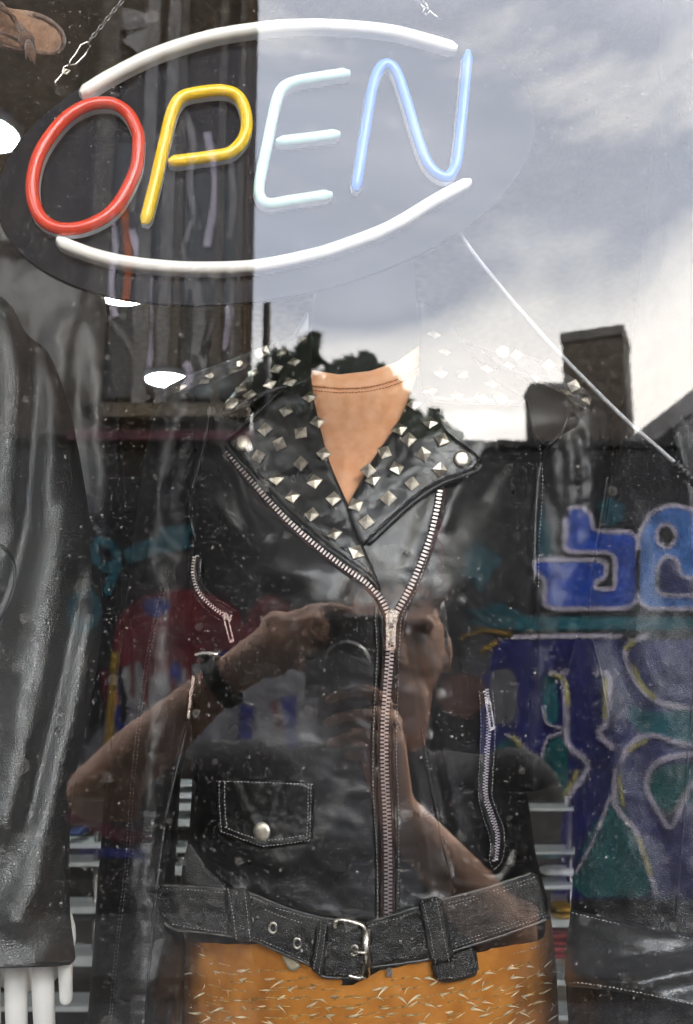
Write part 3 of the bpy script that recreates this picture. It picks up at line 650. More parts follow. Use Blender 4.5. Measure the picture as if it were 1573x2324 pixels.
# trees behind the low building
leafm = [mat('leaf green %d' % i, c, 0.6, var=0.35, vscale=3) for i, c in enumerate(((0.07, 0.10, 0.05), (0.09, 0.12, 0.065), (0.045, 0.07, 0.04)))]
barkm = mat('bark', (0.06, 0.045, 0.035), 0.9)
def tree(px, py, R, clumps, n, label, leaf=0.085):
    base = m(px, py, R)*np.array([1, 1, 0]); t = thing('tree', base, label, 'tree', 'trees behind the low building')
    top = m(px, py, R); mb = MB(); mb.tube([base, base*0.5+top*0.5+[0.05, 0, -0.2], top+[0, 0, 0.1]], np.array([0.14, 0.10, 0.05]), 8)
    for (cx, cy, rx, ry) in clumps: mb.tube([base*0.35+top*0.65, m(cx, cy, R)], np.array([0.05, 0.015]), 6)
    mb.build('trunk', barkm, t)
    tot = sum(c[2]*c[3] for c in clumps); s = (R-CY)/FPX
    for gi in range(3):
        V, F = [], []
        for (cx, cy, rx, ry) in clumps:
            for _ in range(int(n*0.30/3*rx*ry/tot)):
                d = rng.normal(0, 1, 3); d /= np.linalg.norm(d); d *= rng.uniform(0.25, 1.0)**0.5
                if fbm(np.array(d[0]*2+cx), np.array(d[2]*2+cy), 3) < -0.12: d *= 1.1 if rng.random() < 0.3 else 0.6
                c = m(cx, cy, R)+d*np.array([rx*s, rx*s*0.9, ry*s])
                u = Vector(rng.normal(0, 1, 3)).normalized(); w = u.orthogonal().normalized(); L_ = leaf*rng.uniform(0.6, 1.2)
                k = len(V); V += [c-np.array(u)*L_, c+np.array(w)*L_*0.42, c+np.array(u)*L_, c-np.array(w)*L_*0.42]; F.append([k, k+1, k+2, k+3])
        mesh_obj('crown', V, F, leafm[gi], t, smooth=False)
tree(660, 1000, 7.6, [(640, 860, 62, 70), (700, 800, 34, 42), (600, 900, 40, 50), (690, 900, 50, 60), (712, 768, 12, 16)], 3600, 'bushy dark tree mirrored at the edge of the tall brown building')
tree(805, 1000, 7.9, [(800, 850, 62, 42), (850, 875, 50, 50), (760, 880, 50, 60), (830, 815, 22, 18), (900, 920, 40, 50)], 3000, 'dark tree mirrored below the mannequin neck')
tree(985, 1030, 7.4, [(970, 990, 62, 34), (930, 960, 34, 34), (1015, 1000, 44, 26), (985, 950, 20, 24)], 2200, 'low scruffy tree mirrored on the studded lapel', 0.07)

# ================================================================== SHOP INTERIOR
for (px, py), dia, lab in (((380, 855), 0.17, 'lit round ceiling lamp seen just above the studded epaulette'), ((272, 660), 0.15, 'lit round ceiling lamp peeping out under the sign board'), ((-34, 290), 0.14, 'lit round ceiling lamp cut off at the left edge beside the sign')):
    a_ = (px-786.5)/FPX; b_ = (1162-py)/FPX; tt = (2.70-CZ)/(SP+b_*CP); P = np.array([a_*tt, CY+tt*(CP-b_*SP), 2.70])
    lt = thing('ceiling_lamp', P, lab, 'lamp', 'round ceiling lamps')
    MB().lathe(P, [(dia*0.5, -0.012), (dia*0.5, -0.016), (dia*0.3, -0.022)], 28).build('diffuser', M['lamp'], lt)
    MB().lathe(P, [(dia*0.56, 0.01), (dia*0.56, -0.012), (dia*0.505, -0.014)], 28).build('rim', M['shelf'], lt)
SHY = 1.9
for x0, x1, rows, lab in ((-160, 224, ((1920, 9), (1962, 8), (2066, 13), (2182, 20), (2290, 10)), 'display rack with white shelf boards above the pale hand'),
                          (372, 690, ((1782, 5), (1806, 11), (1832, 14), (1868, 13), (1930, 9), (1972, 12), (2080, 10), (2240, 12)), 'display rack with closely spaced white boards beside the stitched sleeve'),
                          (1010, 1318, ((1838, 4), (1936, 5), (2014, 7), (2096, 14), (2230, 12), (2310, 10)), 'display rack with white boards between the jacket and the grey coat')):
    A, B = at(x0, 2000, SHY), at(x1, 2000, SHY); xm, hw = (A[0]+B[0])/2, (B[0]-A[0])/2
    sh = thing('shelf_rack', (xm, SHY+0.2, 0.25), lab, 'rack', 'display racks behind the jackets')
    for py, th in rows:
        z = float(at(800, py, SHY)[2]); MB().box((xm, SHY+0.05, z), (hw, 0.05, th*pxm(SHY)/2)).build('shelf', M['shelf'], sh, smooth=False)
    for px in (x0+14, x1-14):
        P = at(px, 2000, SHY); MB().tube([(P[0], SHY+0.11, 0.26), (P[0], SHY+0.03, float(at(800, rows[0][0], SHY)[2])+0.03)], 0.009, 10).build('post', M['steel'], sh)
    MB().box((xm, SHY+0.39, 0.70), (hw, 0.012, 0.44)).build('back_panel', M['dark_wall'], sh, smooth=False)
kk = 0
for px0, px1, py, hh, k, lab in ((163, 190, 1905, 22, 'cloth_blue', 'folded blue garment on the rack beside the pale hand'), (1215, 1262, 1955, 30, 'cloth_teal', 'folded teal garment on the rack right of the jacket waist'), (1240, 1300, 1995, 26, 'cloth_white', 'folded pale garment on the rack right of the jacket'), (170, 212, 2095, 40, 'cloth_black', 'folded black garment on the rack above the pale hand'), (400, 440, 1995, 24, 'cloth_white', 'folded pale garment on the rack beside the belt tip'), (1215, 1290, 2180, 70, 'cloth_red', 'folded red garments on the rack beside the jacket hem'), (1262, 1292, 2095, 46, 'cloth_yellow', 'folded ochre garment on the rack beside the grey cuff')):
    A, B = at(px0, py, SHY+0.05), at(px1, py-hh, SHY+0.05); cx = (A[0]+B[0])/2; zb = A[2]+0.0115; ht = max(0.02, B[2]-A[2]-0.012)
    bmx = MB(); nl = max(1, int(ht/0.016))
    for i in range(nl): bmx.ell((cx+random.uniform(-0.004, 0.004), SHY+0.052, zb+ht/nl*(i+0.5)), (abs(B[0]-A[0])*0.75, 0.046, ht/nl*0.52), 18, 8, fn=lambda v: Vector((math.copysign(abs(v.x)**0.6*abs(B[0]-A[0])**0.4*0.9, v.x), v.y, v.z)))
    tag(bmx.build('folded_garment', M[k]), lab, 'garment', 'folded garments on the rack')

# ------------------------------------------------------------------ OPEN sign (hung inside the pane, turned a little)
SA = R_(9); S0 = np.array([0.0, 0.155, 0.0]); SN = np.array([math.sin(SA), -math.cos(SA), 0])
SU = np.array([math.cos(SA), math.sin(SA), 0]); SV = np.array([0, 0, 1.0])
def onsign(px, py, off=0.0):
    a = (np.asarray(px, float)-786.5)/FPX; b = (1162-np.asarray(py, float))/FPX
    d = np.stack([a, CP-b*SP, SP+b*CP], -1); c = np.array([0, CY, CZ])
    t = ((S0-c)@SN)/(d@SN); return c+d*t[..., None]+SN*off
sg0 = onsign(604, 365); sgn = thing('open_sign', sg0-[0, 0, 0.12], 'dark oval sign with coloured tube letters reading OPEN hung inside the pane', 'sign')
t_ = np.linspace(0, 2*math.pi, 97)[:-1]; th_ = R_(-10.6)
ex, ey = 621*np.cos(t_), 310*np.sin(t_)
ox, oy = 604+ex*math.cos(th_)-ey*math.sin(th_), 367+ex*math.sin(th_)+ey*math.cos(th_)
V, F = [], []
rings = ((1.0, -0.0050), (1.0, -0.0008), (0.997, 0.0))
c_ = onsign(604, 367)
for s_, of in rings:
    P = onsign(ox, oy); P = c_+(P-c_)*s_+SN*(of); V += list(P)
n = len(ox)
for i in range(2): F += [[i*n+k, i*n+(k+1) % n, (i+1)*n+(k+1) % n, (i+1)*n+k] for k in range(n)]
F += [list(range(n))[::-1], [2*n+k for k in range(n)]]
mesh_obj('board', V, F, M['board'], sgn, smooth=True, sharp=30)
def neon(name, pts, wpx, mt, closed=False, hb=0.0068):
    L = resample(catmull(pts, 8, closed), 5, closed); P = onsign(L[:, 0], L[:, 1]); nP = len(P)
    T = (np.roll(P, -1, 0)-np.roll(P, 1, 0)) if closed else np.gradient(P, axis=0)
    T /= np.linalg.norm(T, axis=1)[:, None]; B = np.cross(T, SN); r = wpx*0.56*0.725/FPX
    def sweep(prof):
        V, F, q = [], [], len(prof)
        for i in range(nP):
            e = 1.0 if closed else min(1, 0.55+0.16*min(i, nP-1-i))
            for (u, h) in prof: V.append(P[i]+B[i]*u*e+SN*(0.0006+h*(1 if h < hb*1.05 else 0.6+0.4*e)))
        for i in range(nP if closed else nP-1):
            j = (i+1) % nP; F += [[i*q+k, i*q+(k+1) % q, j*q+(k+1) % q, j*q+k] for k in range(q)]
        if not closed: F += [list(range(q))[::-1], [(nP-1)*q+k for k in range(q)]]
        return V, F
    a = np.linspace(0, math.pi, 11)
    V, F = sweep([(r*math.cos(x), hb+r*0.95*math.sin(x)) for x in a]); o = mesh_obj(name, V, F, mt, sgn, True, 50)
    V, F = sweep([(r*0.97, hb-0.0001), (r*0.97, 0), (-r*0.97, 0), (-r*0.97, hb-0.0001)]); mesh_obj('tube_backing', V, F, M['tube_back'], o, True, 40)
    return o
neon('border_tube', [(186, 227), (252, 186), (353, 136), (479, 96), (605, 76), (690, 71), (780, 73), (881, 83), (956, 101), (1032, 123)], 28, M['white_tube'])
neon('border_tube', [(134, 552), (166, 570), (252, 597), (353, 612), (454, 617), (580, 612), (706, 587), (780, 564), (881, 524), (982, 464), (1062, 421)], 27, M['white_tube'])
neon('letter_tube', [(252, 247), (287, 264), (309, 298), (316, 335), (307, 403), (262, 484), (202, 522), (141, 529), (98, 506), (78, 454), (83, 393), (106, 338), (151, 282), (202, 252)], 27, M['red_tube'], True)
neon('letter_tube', [(330, 519), (353, 428), (374, 335), (391, 268), (412, 234), (454, 222), (506, 218), (541, 232), (558, 272), (555, 318), (529, 353), (490, 365), (383, 379)], 26, M['yellow_tube'])
neon('letter_tube', [(791, 177), (732, 186), (670, 197), (640, 212), (625, 245), (606, 335), (588, 425), (590, 458), (610, 472), (665, 464), (751, 451)], 24, M['mint_tube'])
neon('letter_tube', [(626, 333), (695, 325), (769, 315)], 24, M['mint_tube'])
neon('letter_tube', [(804, 444), (823, 323), (840, 222), (854, 175), (874, 158), (896, 176), (919, 242), (944, 325), (964, 378), (987, 405), (1009, 412), (1025, 395), (1034, 363), (1047, 242), (1057, 128)], 25, M['blue_tube'])
# hanging chains with clips
def chain(pts, label, clip, ring):
    base = onsign(*pts[0]); t = thing('hanging_chain', base, label, 'chain', 'chains holding the sign')
    L = resample(pts, 12); P = onsign(L[:, 0], L[:, 1], 0.001)
    for i in range(len(P)-1):
        a, b = P[i], P[i+1]; d = (b-a)/np.linalg.norm(b-a); w = np.cross(d, SN) if i % 2 else SN
        c = (a+b)/2; l = np.linalg.norm(b-a)*0.62; q = [c+d*l*math.cos(x)+w*0.0014*math.sin(x) for x in np.linspace(0, 2*math.pi, 11)[:-1]]
        MB().tube(q, 0.00055, 5, True).build('link', M['steel'], t)
    P = onsign(*np.array(clip).T, 0.001); MB().tube(P, 0.0007, 6).build('spring_clip', M['nickel'], t)
    P = onsign(*np.array(ring).T, 0.001); MB().tube(P, 0.0010, 6).build('hook', M['nickel'], t)
chain([(202, 96), (232, 60), (262, 22), (300, -20), (420, -150)], 'fine steel chain with spring clip on the red letter side of the sign', [(199, 101), (206, 106), (192, 128), (172, 148), (161, 150), (158, 142), (172, 124), (184, 104), (196, 98), (203, 97)], [(161, 147), (146, 154), (142, 166), (151, 170), (159, 162), (150, 160), (140, 172), (126, 188), (128, 196)])
chain([(952, 12), (945, 0), (930, -25), (850, -150)], 'fine steel chain on the blue letter side of the sign', [(948, 4), (960, 18), (972, 22), (968, 12), (958, 0)], [(964, 18), (958, 30), (968, 36), (975, 26), (985, 36), (1000, 46)])
# power cord
cr = thing('power_cord', at(1041, 524, 0.175), 'thin grey power cord running down from the sign towards the right', 'cord')
L = resample(catmull([(1036, 516), (1041, 526), (1087, 590), (1183, 706), (1284, 817), (1410, 943), (1480, 1005), (1536, 1054)], 6), 12)
MB().tube(at(L[:, 0], L[:, 1], np.linspace(0.190, 0.13, len(L))), 0.0018, 10).build('cable', M['cord'], cr)
L = resample([(1530, 1050), (1552, 1070), (1580, 1098), (1620, 1140)], 4)
MB().tube(at(L[:, 0], L[:, 1], 0.129), [0.0043 if i % 3 else 0.0030 for i in range(len(L))], 12).build('strain_relief', M['rubber'], cr)
L = resample([(1615, 1134), (1700, 1260), (1740, 1500)], 14)
MB().tube(at(L[:, 0], L[:, 1], 0.129), 0.0024, 10).build('lead', M['rubber'], cr)

# ------------------------------------------------------------------ suede moccasin, top left
bt = thing('suede_moccasin', at(60, 120, 0.34), 'brown suede moccasin toe with a knotted lace hanging beside the sign chain', 'shoe')
rb = Relief([(-90, 10), (0, 14), (30, 20), (75, 26), (115, 42), (143, 68), (150, 98), (136, 119), (100, 125), (55, 112), (0, 98), (-90, 90)], 0.33, 0.030, pw=2.0, noise=[(0.002, 26, 20, 20, 4), (0.001, 7, 7, 0, 9)])
rb.body('toe', M['suede'], bt, 5)
patch('toe_seam', ribbon_poly(resample(catmull([(0, 104), (55, 116), (100, 122), (132, 116), (144, 98), (138, 70), (112, 46), (75, 31)], 5), 6), 5), rb.D, 0.001, 0.004, M['suede_dark'], bt, 4, 4, 0)
for ln, w in (([(-40, 0), (20, 30), (58, 72), (74, 100), (78, 122)], 12), ([(-40, 62), (10, 78), (50, 96), (72, 108)], 10), ([(-30, -10), (5, 10), (40, 60), (56, 88)], 9)):
    Lr = resample(catmull(ln, 5), 6); P = at(Lr[:, 0], Lr[:, 1], 0.288+0.006*np.sin(np.arange(len(Lr))*0.5))
    MB().tube(P, w*0.5*0.86/FPX*(1+0.25*fbm(np.arange(len(Lr))*0.7, np.zeros(len(Lr))+w, 3)), 8).build('lace', M['suede_dark'], bt)
MB().ell(at(60, 92, 0.283), (0.009, 0.007, 0.011), 14, 9).build('knot', M['suede_dark'], bt)
for x1, y1 in ((79, 147), (70, 140), (60, 134)):
    MB().tube(at(np.array([64, (64+x1)/2+3, x1]), np.array([96, 122, y1]), 0.281), np.array([0.0045, 0.0036, 0.0012]), 7).build('lace_end', M['suede_dark'], bt)

# ------------------------------------------------------------------ mannequin, T-shirt, skirt
mq = thing('mannequin', (float(at(828, 1500, 0.62)[0]), 0.62, 0.25), 'black mannequin with a plain neck wearing the studded jacket', 'mannequin')
rn = Relief([(712, 430), (945, 430), (940, 560), (944, 660), (955, 760), (965, 880), (960, 960), (700, 960), (698, 860), (705, 760), (712, 660), (716, 560)], 0.625, [(430, 0.055), (700, 0.055), (880, 0.075), (960, 0.09)], back=1.0, pw=2.0)
rn.body('neck', M['mannequin_black'], mq, 12)
cx = float(at(828, 1500, 0.62)[0])
MB().lathe((cx, 0.63, 0.25), [(0.16, 0), (0.16, 0.015), (0.02, 0.022), (0.015, 0.40), (0.015, 0.70)], 28).build('stand', M['chrome'], mq)
MB().ell((cx, 0.635, 1.22), (0.17, 0.11, 0.26), 24, 14).build('torso', M['mannequin_black'], mq)

TORSO = [(690, 762), (640, 775), (560, 800), (450, 852), (372, 898), (366, 930), (405, 995), (424, 1060), (416, 1130), (445, 1240), (440, 1330), (430, 1420), (430, 1560), (438, 1700), (432, 1850), (425, 1920), (405, 2030), (410, 2110),
         (440, 2150), (484, 2170), (585, 2184), (670, 2206), (730, 2230), (800, 2236), (875, 2216), (976, 2196), (1092, 2192), (1183, 2172), (1246, 2154), (1243, 2050), (1218, 1950), (1204, 1850), (1192, 1750), (1200, 1600), (1212, 1450), (1216, 1300), (1222, 1100), (1240, 1010), (1330, 990), (1392, 945), (1386, 915), (1300, 872), (1100, 792), (1000, 748), (955, 740),
         (955, 850), (905, 960), (850, 1050), (795, 1150), (745, 1050), (712, 930), (700, 850)]
EXT = [p for p in TORSO if p not in ((955, 850), (905, 960), (850, 1050), (795, 1150), (745, 1050), (712, 930), (700, 850))]
folds = [([(600, 1300), (660, 1330), (720, 1350)], 0.015, 105), ([(500, 1120), (600, 1245), (740, 1345)], 0.010, 52), ([(500, 1210), (560, 1290), (640, 1350)], -0.004, 30), ([(1040, 1330), (1100, 1345), (1140, 1350)], 0.013, 80),                                     # bust
         ([(1075, 1340), (1110, 1385), (1165, 1412)], -0.010, 16), ([(1060, 1370), (1110, 1415), (1180, 1432)], 0.007, 16),
         ([(1000, 1090), (960, 1200), (930, 1280)], -0.004, 22), ([(1100, 1030), (1040, 1110), (1010, 1190)], 0.006, 20), ([(1150, 1050), (1090, 1140)], -0.005, 16),
         ([(430, 1090), (480, 1130), (520, 1190)], 0.007, 18), ([(480, 1040), (530, 1120), (560, 1190)], -0.006, 17), ([(540, 1070), (560, 1150), (610, 1210)], 0.005, 16), ([(440, 1180), (500, 1230), (600, 1260)], -0.004, 20),
         ([(470, 1400), (560, 1390), (640, 1350), (720, 1330)], -0.006, 34), ([(560, 1470), (680, 1420), (800, 1400)], 0.004, 36),
         ([(930, 1440), (960, 1560), (985, 1680)], 0.0045, 15), ([(955, 1440), (1000, 1560)], -0.0045, 15), ([(980, 1680), (1010, 1850), (1030, 2000)], 0.005, 16), ([(1000, 1700), (1035, 1880)], -0.004, 18), ([(940, 1700), (960, 1860), (985, 2020)], -0.005, 18),
         ([(1030, 1990), (1100, 2010), (1160, 1960), (1185, 1880)], 0.006, 18), ([(1060, 1980), (1130, 1985), (1160, 1930)], -0.006, 13), ([(1010, 1900), (1060, 1960), (1120, 2000)], -0.004, 15),
         ([(470, 1600), (540, 1620), (640, 1610)], -0.003, 30), ([(460, 1680), (560, 1700), (700, 1690)], 0.003, 28), ([(470, 1960), (600, 1990), (760, 2010)], -0.003, 28), ([(640, 1960), (730, 1900), (800, 1800)], 0.003, 30), ([(720, 1480), (760, 1620), (770, 1760)], -0.003, 30),
         ([(450, 1930), (480, 1980), (540, 2020)], 0.005, 14)]
RJ = Relief(TORSO, 0.62, [(700, 0.035), (800, 0.07), (900, 0.118), (1000, 0.138), (1150, 0.160), (1300, 0.178), (1400, 0.176), (1550, 0.160), (1700, 0.150), (1900, 0.142), (2050, 0.138), (2250, 0.135)], back=0.7,
            top=[(360, 880), (450, 840), (560, 788), (690, 640), (950, 640), (1100, 780), (1300, 860), (1395, 912)], toph=130, pw=2.4, folds=folds,
            noise=[(0.0055, 150, 100, 25, 1), (0.0005, 46, 30, -30, 2)], smooth=3, ext=EXT)
RJ.o = catmull(TORSO, 3, True)
tee = patch('t_shirt', [(690, 838), (720, 845), (770, 850), (840, 842), (900, 822), (962, 778), (985, 900), (880, 1090), (800, 1190), (730, 1080), (690, 930)],
            lambda x, y: RJ.D0(x, y)+0.016-0.004*fbm(x/60, y/110, 5)-0.0015*fbm(x/16, y/22, 8), 0, 0.006, M['tee'], None, 7, 16, 0)
tag(tee, 'peach cotton T-shirt showing in the open collar of the studded jacket', 't-shirt')
band = [(690, 838), (770, 850), (840, 842), (900, 822), (962, 778), (962, 826), (905, 862), (840, 880), (770, 884), (690, 876)]
patch('neckband', band, lambda x, y: RJ.D0(x, y)+0.016, 0.0055, 0.0022, M['tee'], tee, 6, 8, 0)
sm = MB()
for dy in (0, 9): stitches(sm, [(690, 874+dy), (770, 882+dy), (840, 878+dy), (905, 860+dy), (962, 824+dy)], lambda x, y: RJ.D0(x, y)+0.016, 0.0078 if dy == 0 else 0.0066, 7, 4.6, 2.2)
sm.build('stitching', M['thread_orange'], tee)['kind'] = 'stuff'

rs = Relief([(418, 2060), (700, 2050), (1000, 2050), (1248, 2060), (1262, 2180), (1268, 2300), (1270, 2500), (412, 2500), (412, 2300), (416, 2180)], 0.635, 0.150, back=0.8, pw=2.3, noise=[(0.005, 120, 90, 0, 6), (0.001, 20, 20, 0, 7)], smooth=0)
skt = rs.body('suede_skirt', M['skirt'], None, 12); tag(skt, 'tan suede skirt covered in small cut barbs below the belted jacket', 'skirt')
V, F = [], []
n_ = 8
def blade(V, F, ang_, ln_, lift_):   # a curled sliver of leather, pointed
    k0 = len(V)
    for i in range(n_):
        t = i/(n_-1); w = 0.00155*(1-t)**0.8*(0.4+0.6*min(1, t*4)); x = ln_*t; z = 0.0003+lift_*t**2.0; yb = 0.0030*t*t*(1 if ang_ > 0 else -1)
        X_, Y_ = x*math.cos(ang_)-yb*math.sin(ang_), x*math.sin(ang_)+yb*math.cos(ang_)
        V += [(X_, Y_+w, z), (X_, Y_-w, z), (X_, Y_, z+0.0009*(1-t))]
    for i in range(n_-1):
        a, b = k0+i*3, k0+i*3+3; F += [[a, b, b+2, a+2], [a+2, b+2, b+1, a+1], [a+1, b+1, b, a]]
curls = []
for spec_ in ([(0.05, 0.0150, 0.0045)], [(-0.06, 0.0130, 0.0050)], [(0.10, 0.0150, 0.0046), (-0.14, 0.0070, 0.0020)], [(-0.08, 0.0140, 0.0040), (0.2, 0.0060, 0.0026)], [(0.02, 0.0170, 0.0022)]):
    V, F = [], []
    for q_ in spec_: blade(V, F, *q_)
    mm_ = bpy.data.meshes.new('barb'); mm_.from_pydata(V, [], F); mm_.materials.append(M['curl']); curls.append(bpy.data.objects.new('barb', mm_))
cnt = 0
for row in range(15):
    y0 = 2112+row*21
    for colx in np.arange(425, 1262, 46):
        x = colx+(row % 3)*17+rng.normal(0, 6); u = (x-840)/420; y = y0+rng.normal(0, 3)-26*u*abs(u)*0.9+6*math.cos(u*3)
        if not (418 < x < 1262) or y > 2338 or cnt > 290: continue
        lim = np.interp(x, [410, 484, 585, 670, 730, 800, 875, 976, 1092, 1183, 1250], [2125, 2172, 2186, 2208, 2232, 2238, 2218, 2198, 2194, 2174, 2156])
        if y < lim+8: continue
        P, Rm = frame_at(x, y, rs.D, 0.0006)
        ang = rng.normal(R_(10+18*u), 0.16); o = curls[int(rng.integers(5))]
        s_ = rng.uniform(0.7, 1.25)
        if rng.random() < 0.25: ang += math.pi
        place(o, skt, P, Rm @ Matrix.Rotation(ang, 3, 'Z') @ Matrix.Rotation(rng.normal(-0.25, 0.2), 3, 'Y'), (s_, s_*rng.uniform(0.7, 1.3), s_)); cnt += 1
sl = MB()                     # the slits the barbs are cut from
for row in range(15):
    for x in np.arange(418, 1258, 26):
        u = (x-840)/420; y = 2112+row*21-26*u*abs(u)*0.9+6*math.cos(u*3)+rng.normal(0, 3)
        lim = np.interp(x, [410, 484, 585, 670, 730, 800, 875, 976, 1092, 1183, 1250], [2125, 2172, 2186, 2208, 2232, 2238, 2218, 2198, 2194, 2174, 2156])
        if y < lim+6 or y > 2336 or rng.random() < 0.25: continue
        x2 = min(x+rng.uniform(18, 34), 1262); y2 = y-4-14*u*abs(u); yy = float(rs.D(np.array([x]), np.array([y]))[0]); y2d = float(rs.D(np.array([x2]), np.array([y2]))[0])
        A, B = at(x, y, yy), at(x2, y2, y2d); k = len(sl.V); w = 0.0009
        sl.add([A+[0, 0, w], A-[0, 0, w], B-[0, 0, w*0.4], B+[0, 0, w*0.4], A+[0, -0.0016, w*0.2], B+[0, -0.0009, 0]], [[0, 1, 2, 3], [0, 4, 5, 3], [1, 4, 5, 2], [0, 1, 4], [3, 2, 5]])
sl.build('slit_edges', mat('pale slit edge', (0.42, 0.27, 0.10), 0.8, var=0.4, vscale=200), skt)['kind'] = 'stuff'
for o in curls: bpy.data.objects.remove(o)

# ------------------------------------------------------------------ studded biker jacket
jk = thing('leather_jacket', (float(at(830, 2200, 0.62)[0]), 0.62, float(at(830, 2236, 0.62)[2])), 'black studded leather biker jacket with belt worn over a peach T-shirt', 'jacket')
RJ.body('body', M['leather'], jk, 7)
RL = Relief([(372, 905), (420, 890), (470, 930), (462, 1010), (440, 1120), (440, 1240), (436, 1400), (430, 1560), (424, 1680), (410, 1770), (404, 1880), (397, 1980), (402, 2060), (418, 2130), (418, 2200), (406, 2340), (398, 2500), (180, 2500), (196, 2340), (208, 2200), (216, 2080), (226, 1950), (240, 1800), (262, 1640), (280, 1450), (300, 1240), (322, 1080), (345, 960)],
            [(900, 0.60), (1400, 0.60), (1900, 0.585), (2400, 0.55)], 0.058, back=1.0, pw=2.1, smooth=3,
            folds=[([(395, 960), (360, 1100), (345, 1250)], 0.0064, 22), ([(420, 980), (395, 1120), (380, 1250)], -0.0056, 22), ([(370, 1180), (390, 1230), (430, 1250)], 0.0064, 20), ([(330, 1280), (380, 1330), (430, 1340)], 0.0048, 28), ([(300, 1460), (360, 1440), (420, 1470)], -0.0048, 35), ([(375, 1300), (360, 1550), (340, 1800), (330, 2000), (310, 2300)], 0.0072, 35), ([(300, 1620), (290, 1800), (260, 2100)], -0.0040, 32), ([(360, 2060), (390, 2130), (370, 2200), (345, 2240)], 0.0048, 25)],
            noise=[(0.006, 40, 130, 8, 11), (0.0022, 24, 30, 30, 12), (0.0012, 30, 9, 0, 14)])
RL.body('sleeve', M['leather_dull'], jk, 8)
RR = Relief([(1190, 985), (1230, 915), (1300, 892), (1350, 905), (1386, 950), (1390, 1060), (1378, 1150), (1362, 1260), (1335, 1380), (1300, 1520), (1288, 1640), (1290, 1765), (1240, 1790), (1170, 1790), (1150, 1700), (1170, 1500), (1195, 1300), (1200, 1100)],
            [(900, 0.61), (1400, 0.635), (1800, 0.69)], 0.060, back=1.0, pw=2.1, smooth=3,
            folds=[([(1292, 1000), (1300, 1100), (1290, 1220)], 0.0064, 20), ([(1330, 980), (1345, 1100), (1330, 1230)], 0.0048, 19), ([(1315, 990), (1322, 1100)], -0.0056, 16), ([(1230, 1090), (1260, 1160), (1310, 1210)], -0.0048, 22), ([(1225, 1350), (1270, 1380), (1310, 1370)], 0.0048, 25), ([(1210, 1460), (1260, 1480), (1290, 1460)], -0.0040, 25)],
            noise=[(0.006, 40, 110, -8, 21), (0.002, 22, 26, 30, 22)])
RR.body('sleeve', M['leather_dull'], jk, 8)
def Dj(x, y): return RJ.D(x, y, 0.93)
def Db(x, y): return RJ.D0(x, y, 0.90)         # smooth version for straps
# armhole piping
for ln in ([(1300, 900), (1278, 975), (1238, 1022), (1222, 1080), (1214, 1200), (1212, 1330)], [(478, 915), (470, 980), (452, 1060), (432, 1140), (444, 1230)]):
    roll('armhole_piping', ln, Dj, 0.0005, 5, M['leather_edge'], jk)
for ln in ([(1212, 985), (1240, 1010), (1282, 985)], [(1195, 905), (1212, 980), (1222, 1010)]): roll('yoke_seam', ln, Dj, 0.0005, 3, M['leather_edge'], jk)
# --- lapels and collar
wr = lambda x, y: 0.0016*fbm(x/34+y/60, y/26, 31)+0.0008*fbm(x/12, y/10, 33)
lap_l = patch('lapel', [(510, 1004), (548, 972), (600, 926), (640, 885), (704, 836), (712, 905), (730, 985), (752, 1060), (778, 1118), (793, 1150), (798, 1185), (825, 1240), (848, 1290), (868, 1345), (858, 1335), (835, 1306), (790, 1274), (740, 1237), (690, 1195), (640, 1147), (580, 1082), (545, 1042)], Dj, -0.001, 0.0065, M['leather'], jk, 6, 16,
              puff=lambda x, y: wr(x, y)+0.0022*np.exp(-(dist_line(x, y, catmull([(640, 1085), (720, 1070), (760, 1075)], 4))/10)**2)-0.0022*np.exp(-(dist_line(x, y, catmull([(650, 1062), (730, 1058), (770, 1090)], 4))/9)**2)+0.002*np.exp(-(dist_line(x, y, catmull([(700, 1190), (770, 1205), (820, 1250)], 4))/12)**2),
              lift=lambda x, y: 0.010*np.clip((700-x)/190, 0, 1)*np.clip((1080-y)/120, 0, 1))
lap_r = patch('lapel', [(1092, 1046), (1083, 1030), (1040, 1000), (1012, 975), (985, 935), (958, 905), (950, 840), (930, 900), (905, 960), (868, 1010), (838, 1055), (812, 1105), (790, 1145), (786, 1165), (805, 1205), (822, 1242), (835, 1232), (880, 1190), (930, 1145), (985, 1105), (1040, 1082), (1082, 1066)], Dj, -0.0005, 0.0080, M['leather'], jk, 6, 16,
              puff=wr, lift=lambda x, y: 0.012*np.clip((x-900)/190, 0, 1)*np.clip((y-930)/100, 0, 1))
cf = lambda x, y: RJ.D0(x, np.maximum(y, 700), 0.9)
col_l = patch('collar', [(503, 937), (519, 903), (559, 858), (605, 815), (655, 772), (686, 728), (702, 696), (707, 760), (708, 868), (655, 880), (605, 893), (554, 925), (518, 945)], cf, 0.006, 0.006, M['leather'], jk, 6, 14, puff=wr)
col_r = patch('collar', [(948, 680), (975, 692), (1002, 711), (1047, 766), (1092, 832), (1150, 880), (1193, 905), (1183, 920), (1080, 918), (1010, 914), (972, 912), (950, 880), (952, 780)], cf, 0.006, 0.006, M['leather'], jk, 6, 14, puff=wr)
roll('collar_edge', [(505, 938), (554, 924), (605, 892), (655, 878)], cf, 0.010, 4, M['leather_edge'], jk)
roll('collar_edge', [(975, 912), (1080, 918), (1183, 918)], cf, 0.010, 4, M['leather_edge'], jk)
def lapD_l(x, y): return Dj(x, y)-0.0055-0.010*np.clip((700-x)/190, 0, 1)*np.clip((1080-y)/120, 0, 1)
def lapD_r(x, y): return Dj(x, y)-0.0075-0.012*np.clip((x-900)/190, 0, 1)*np.clip((y-930)/100, 0, 1)
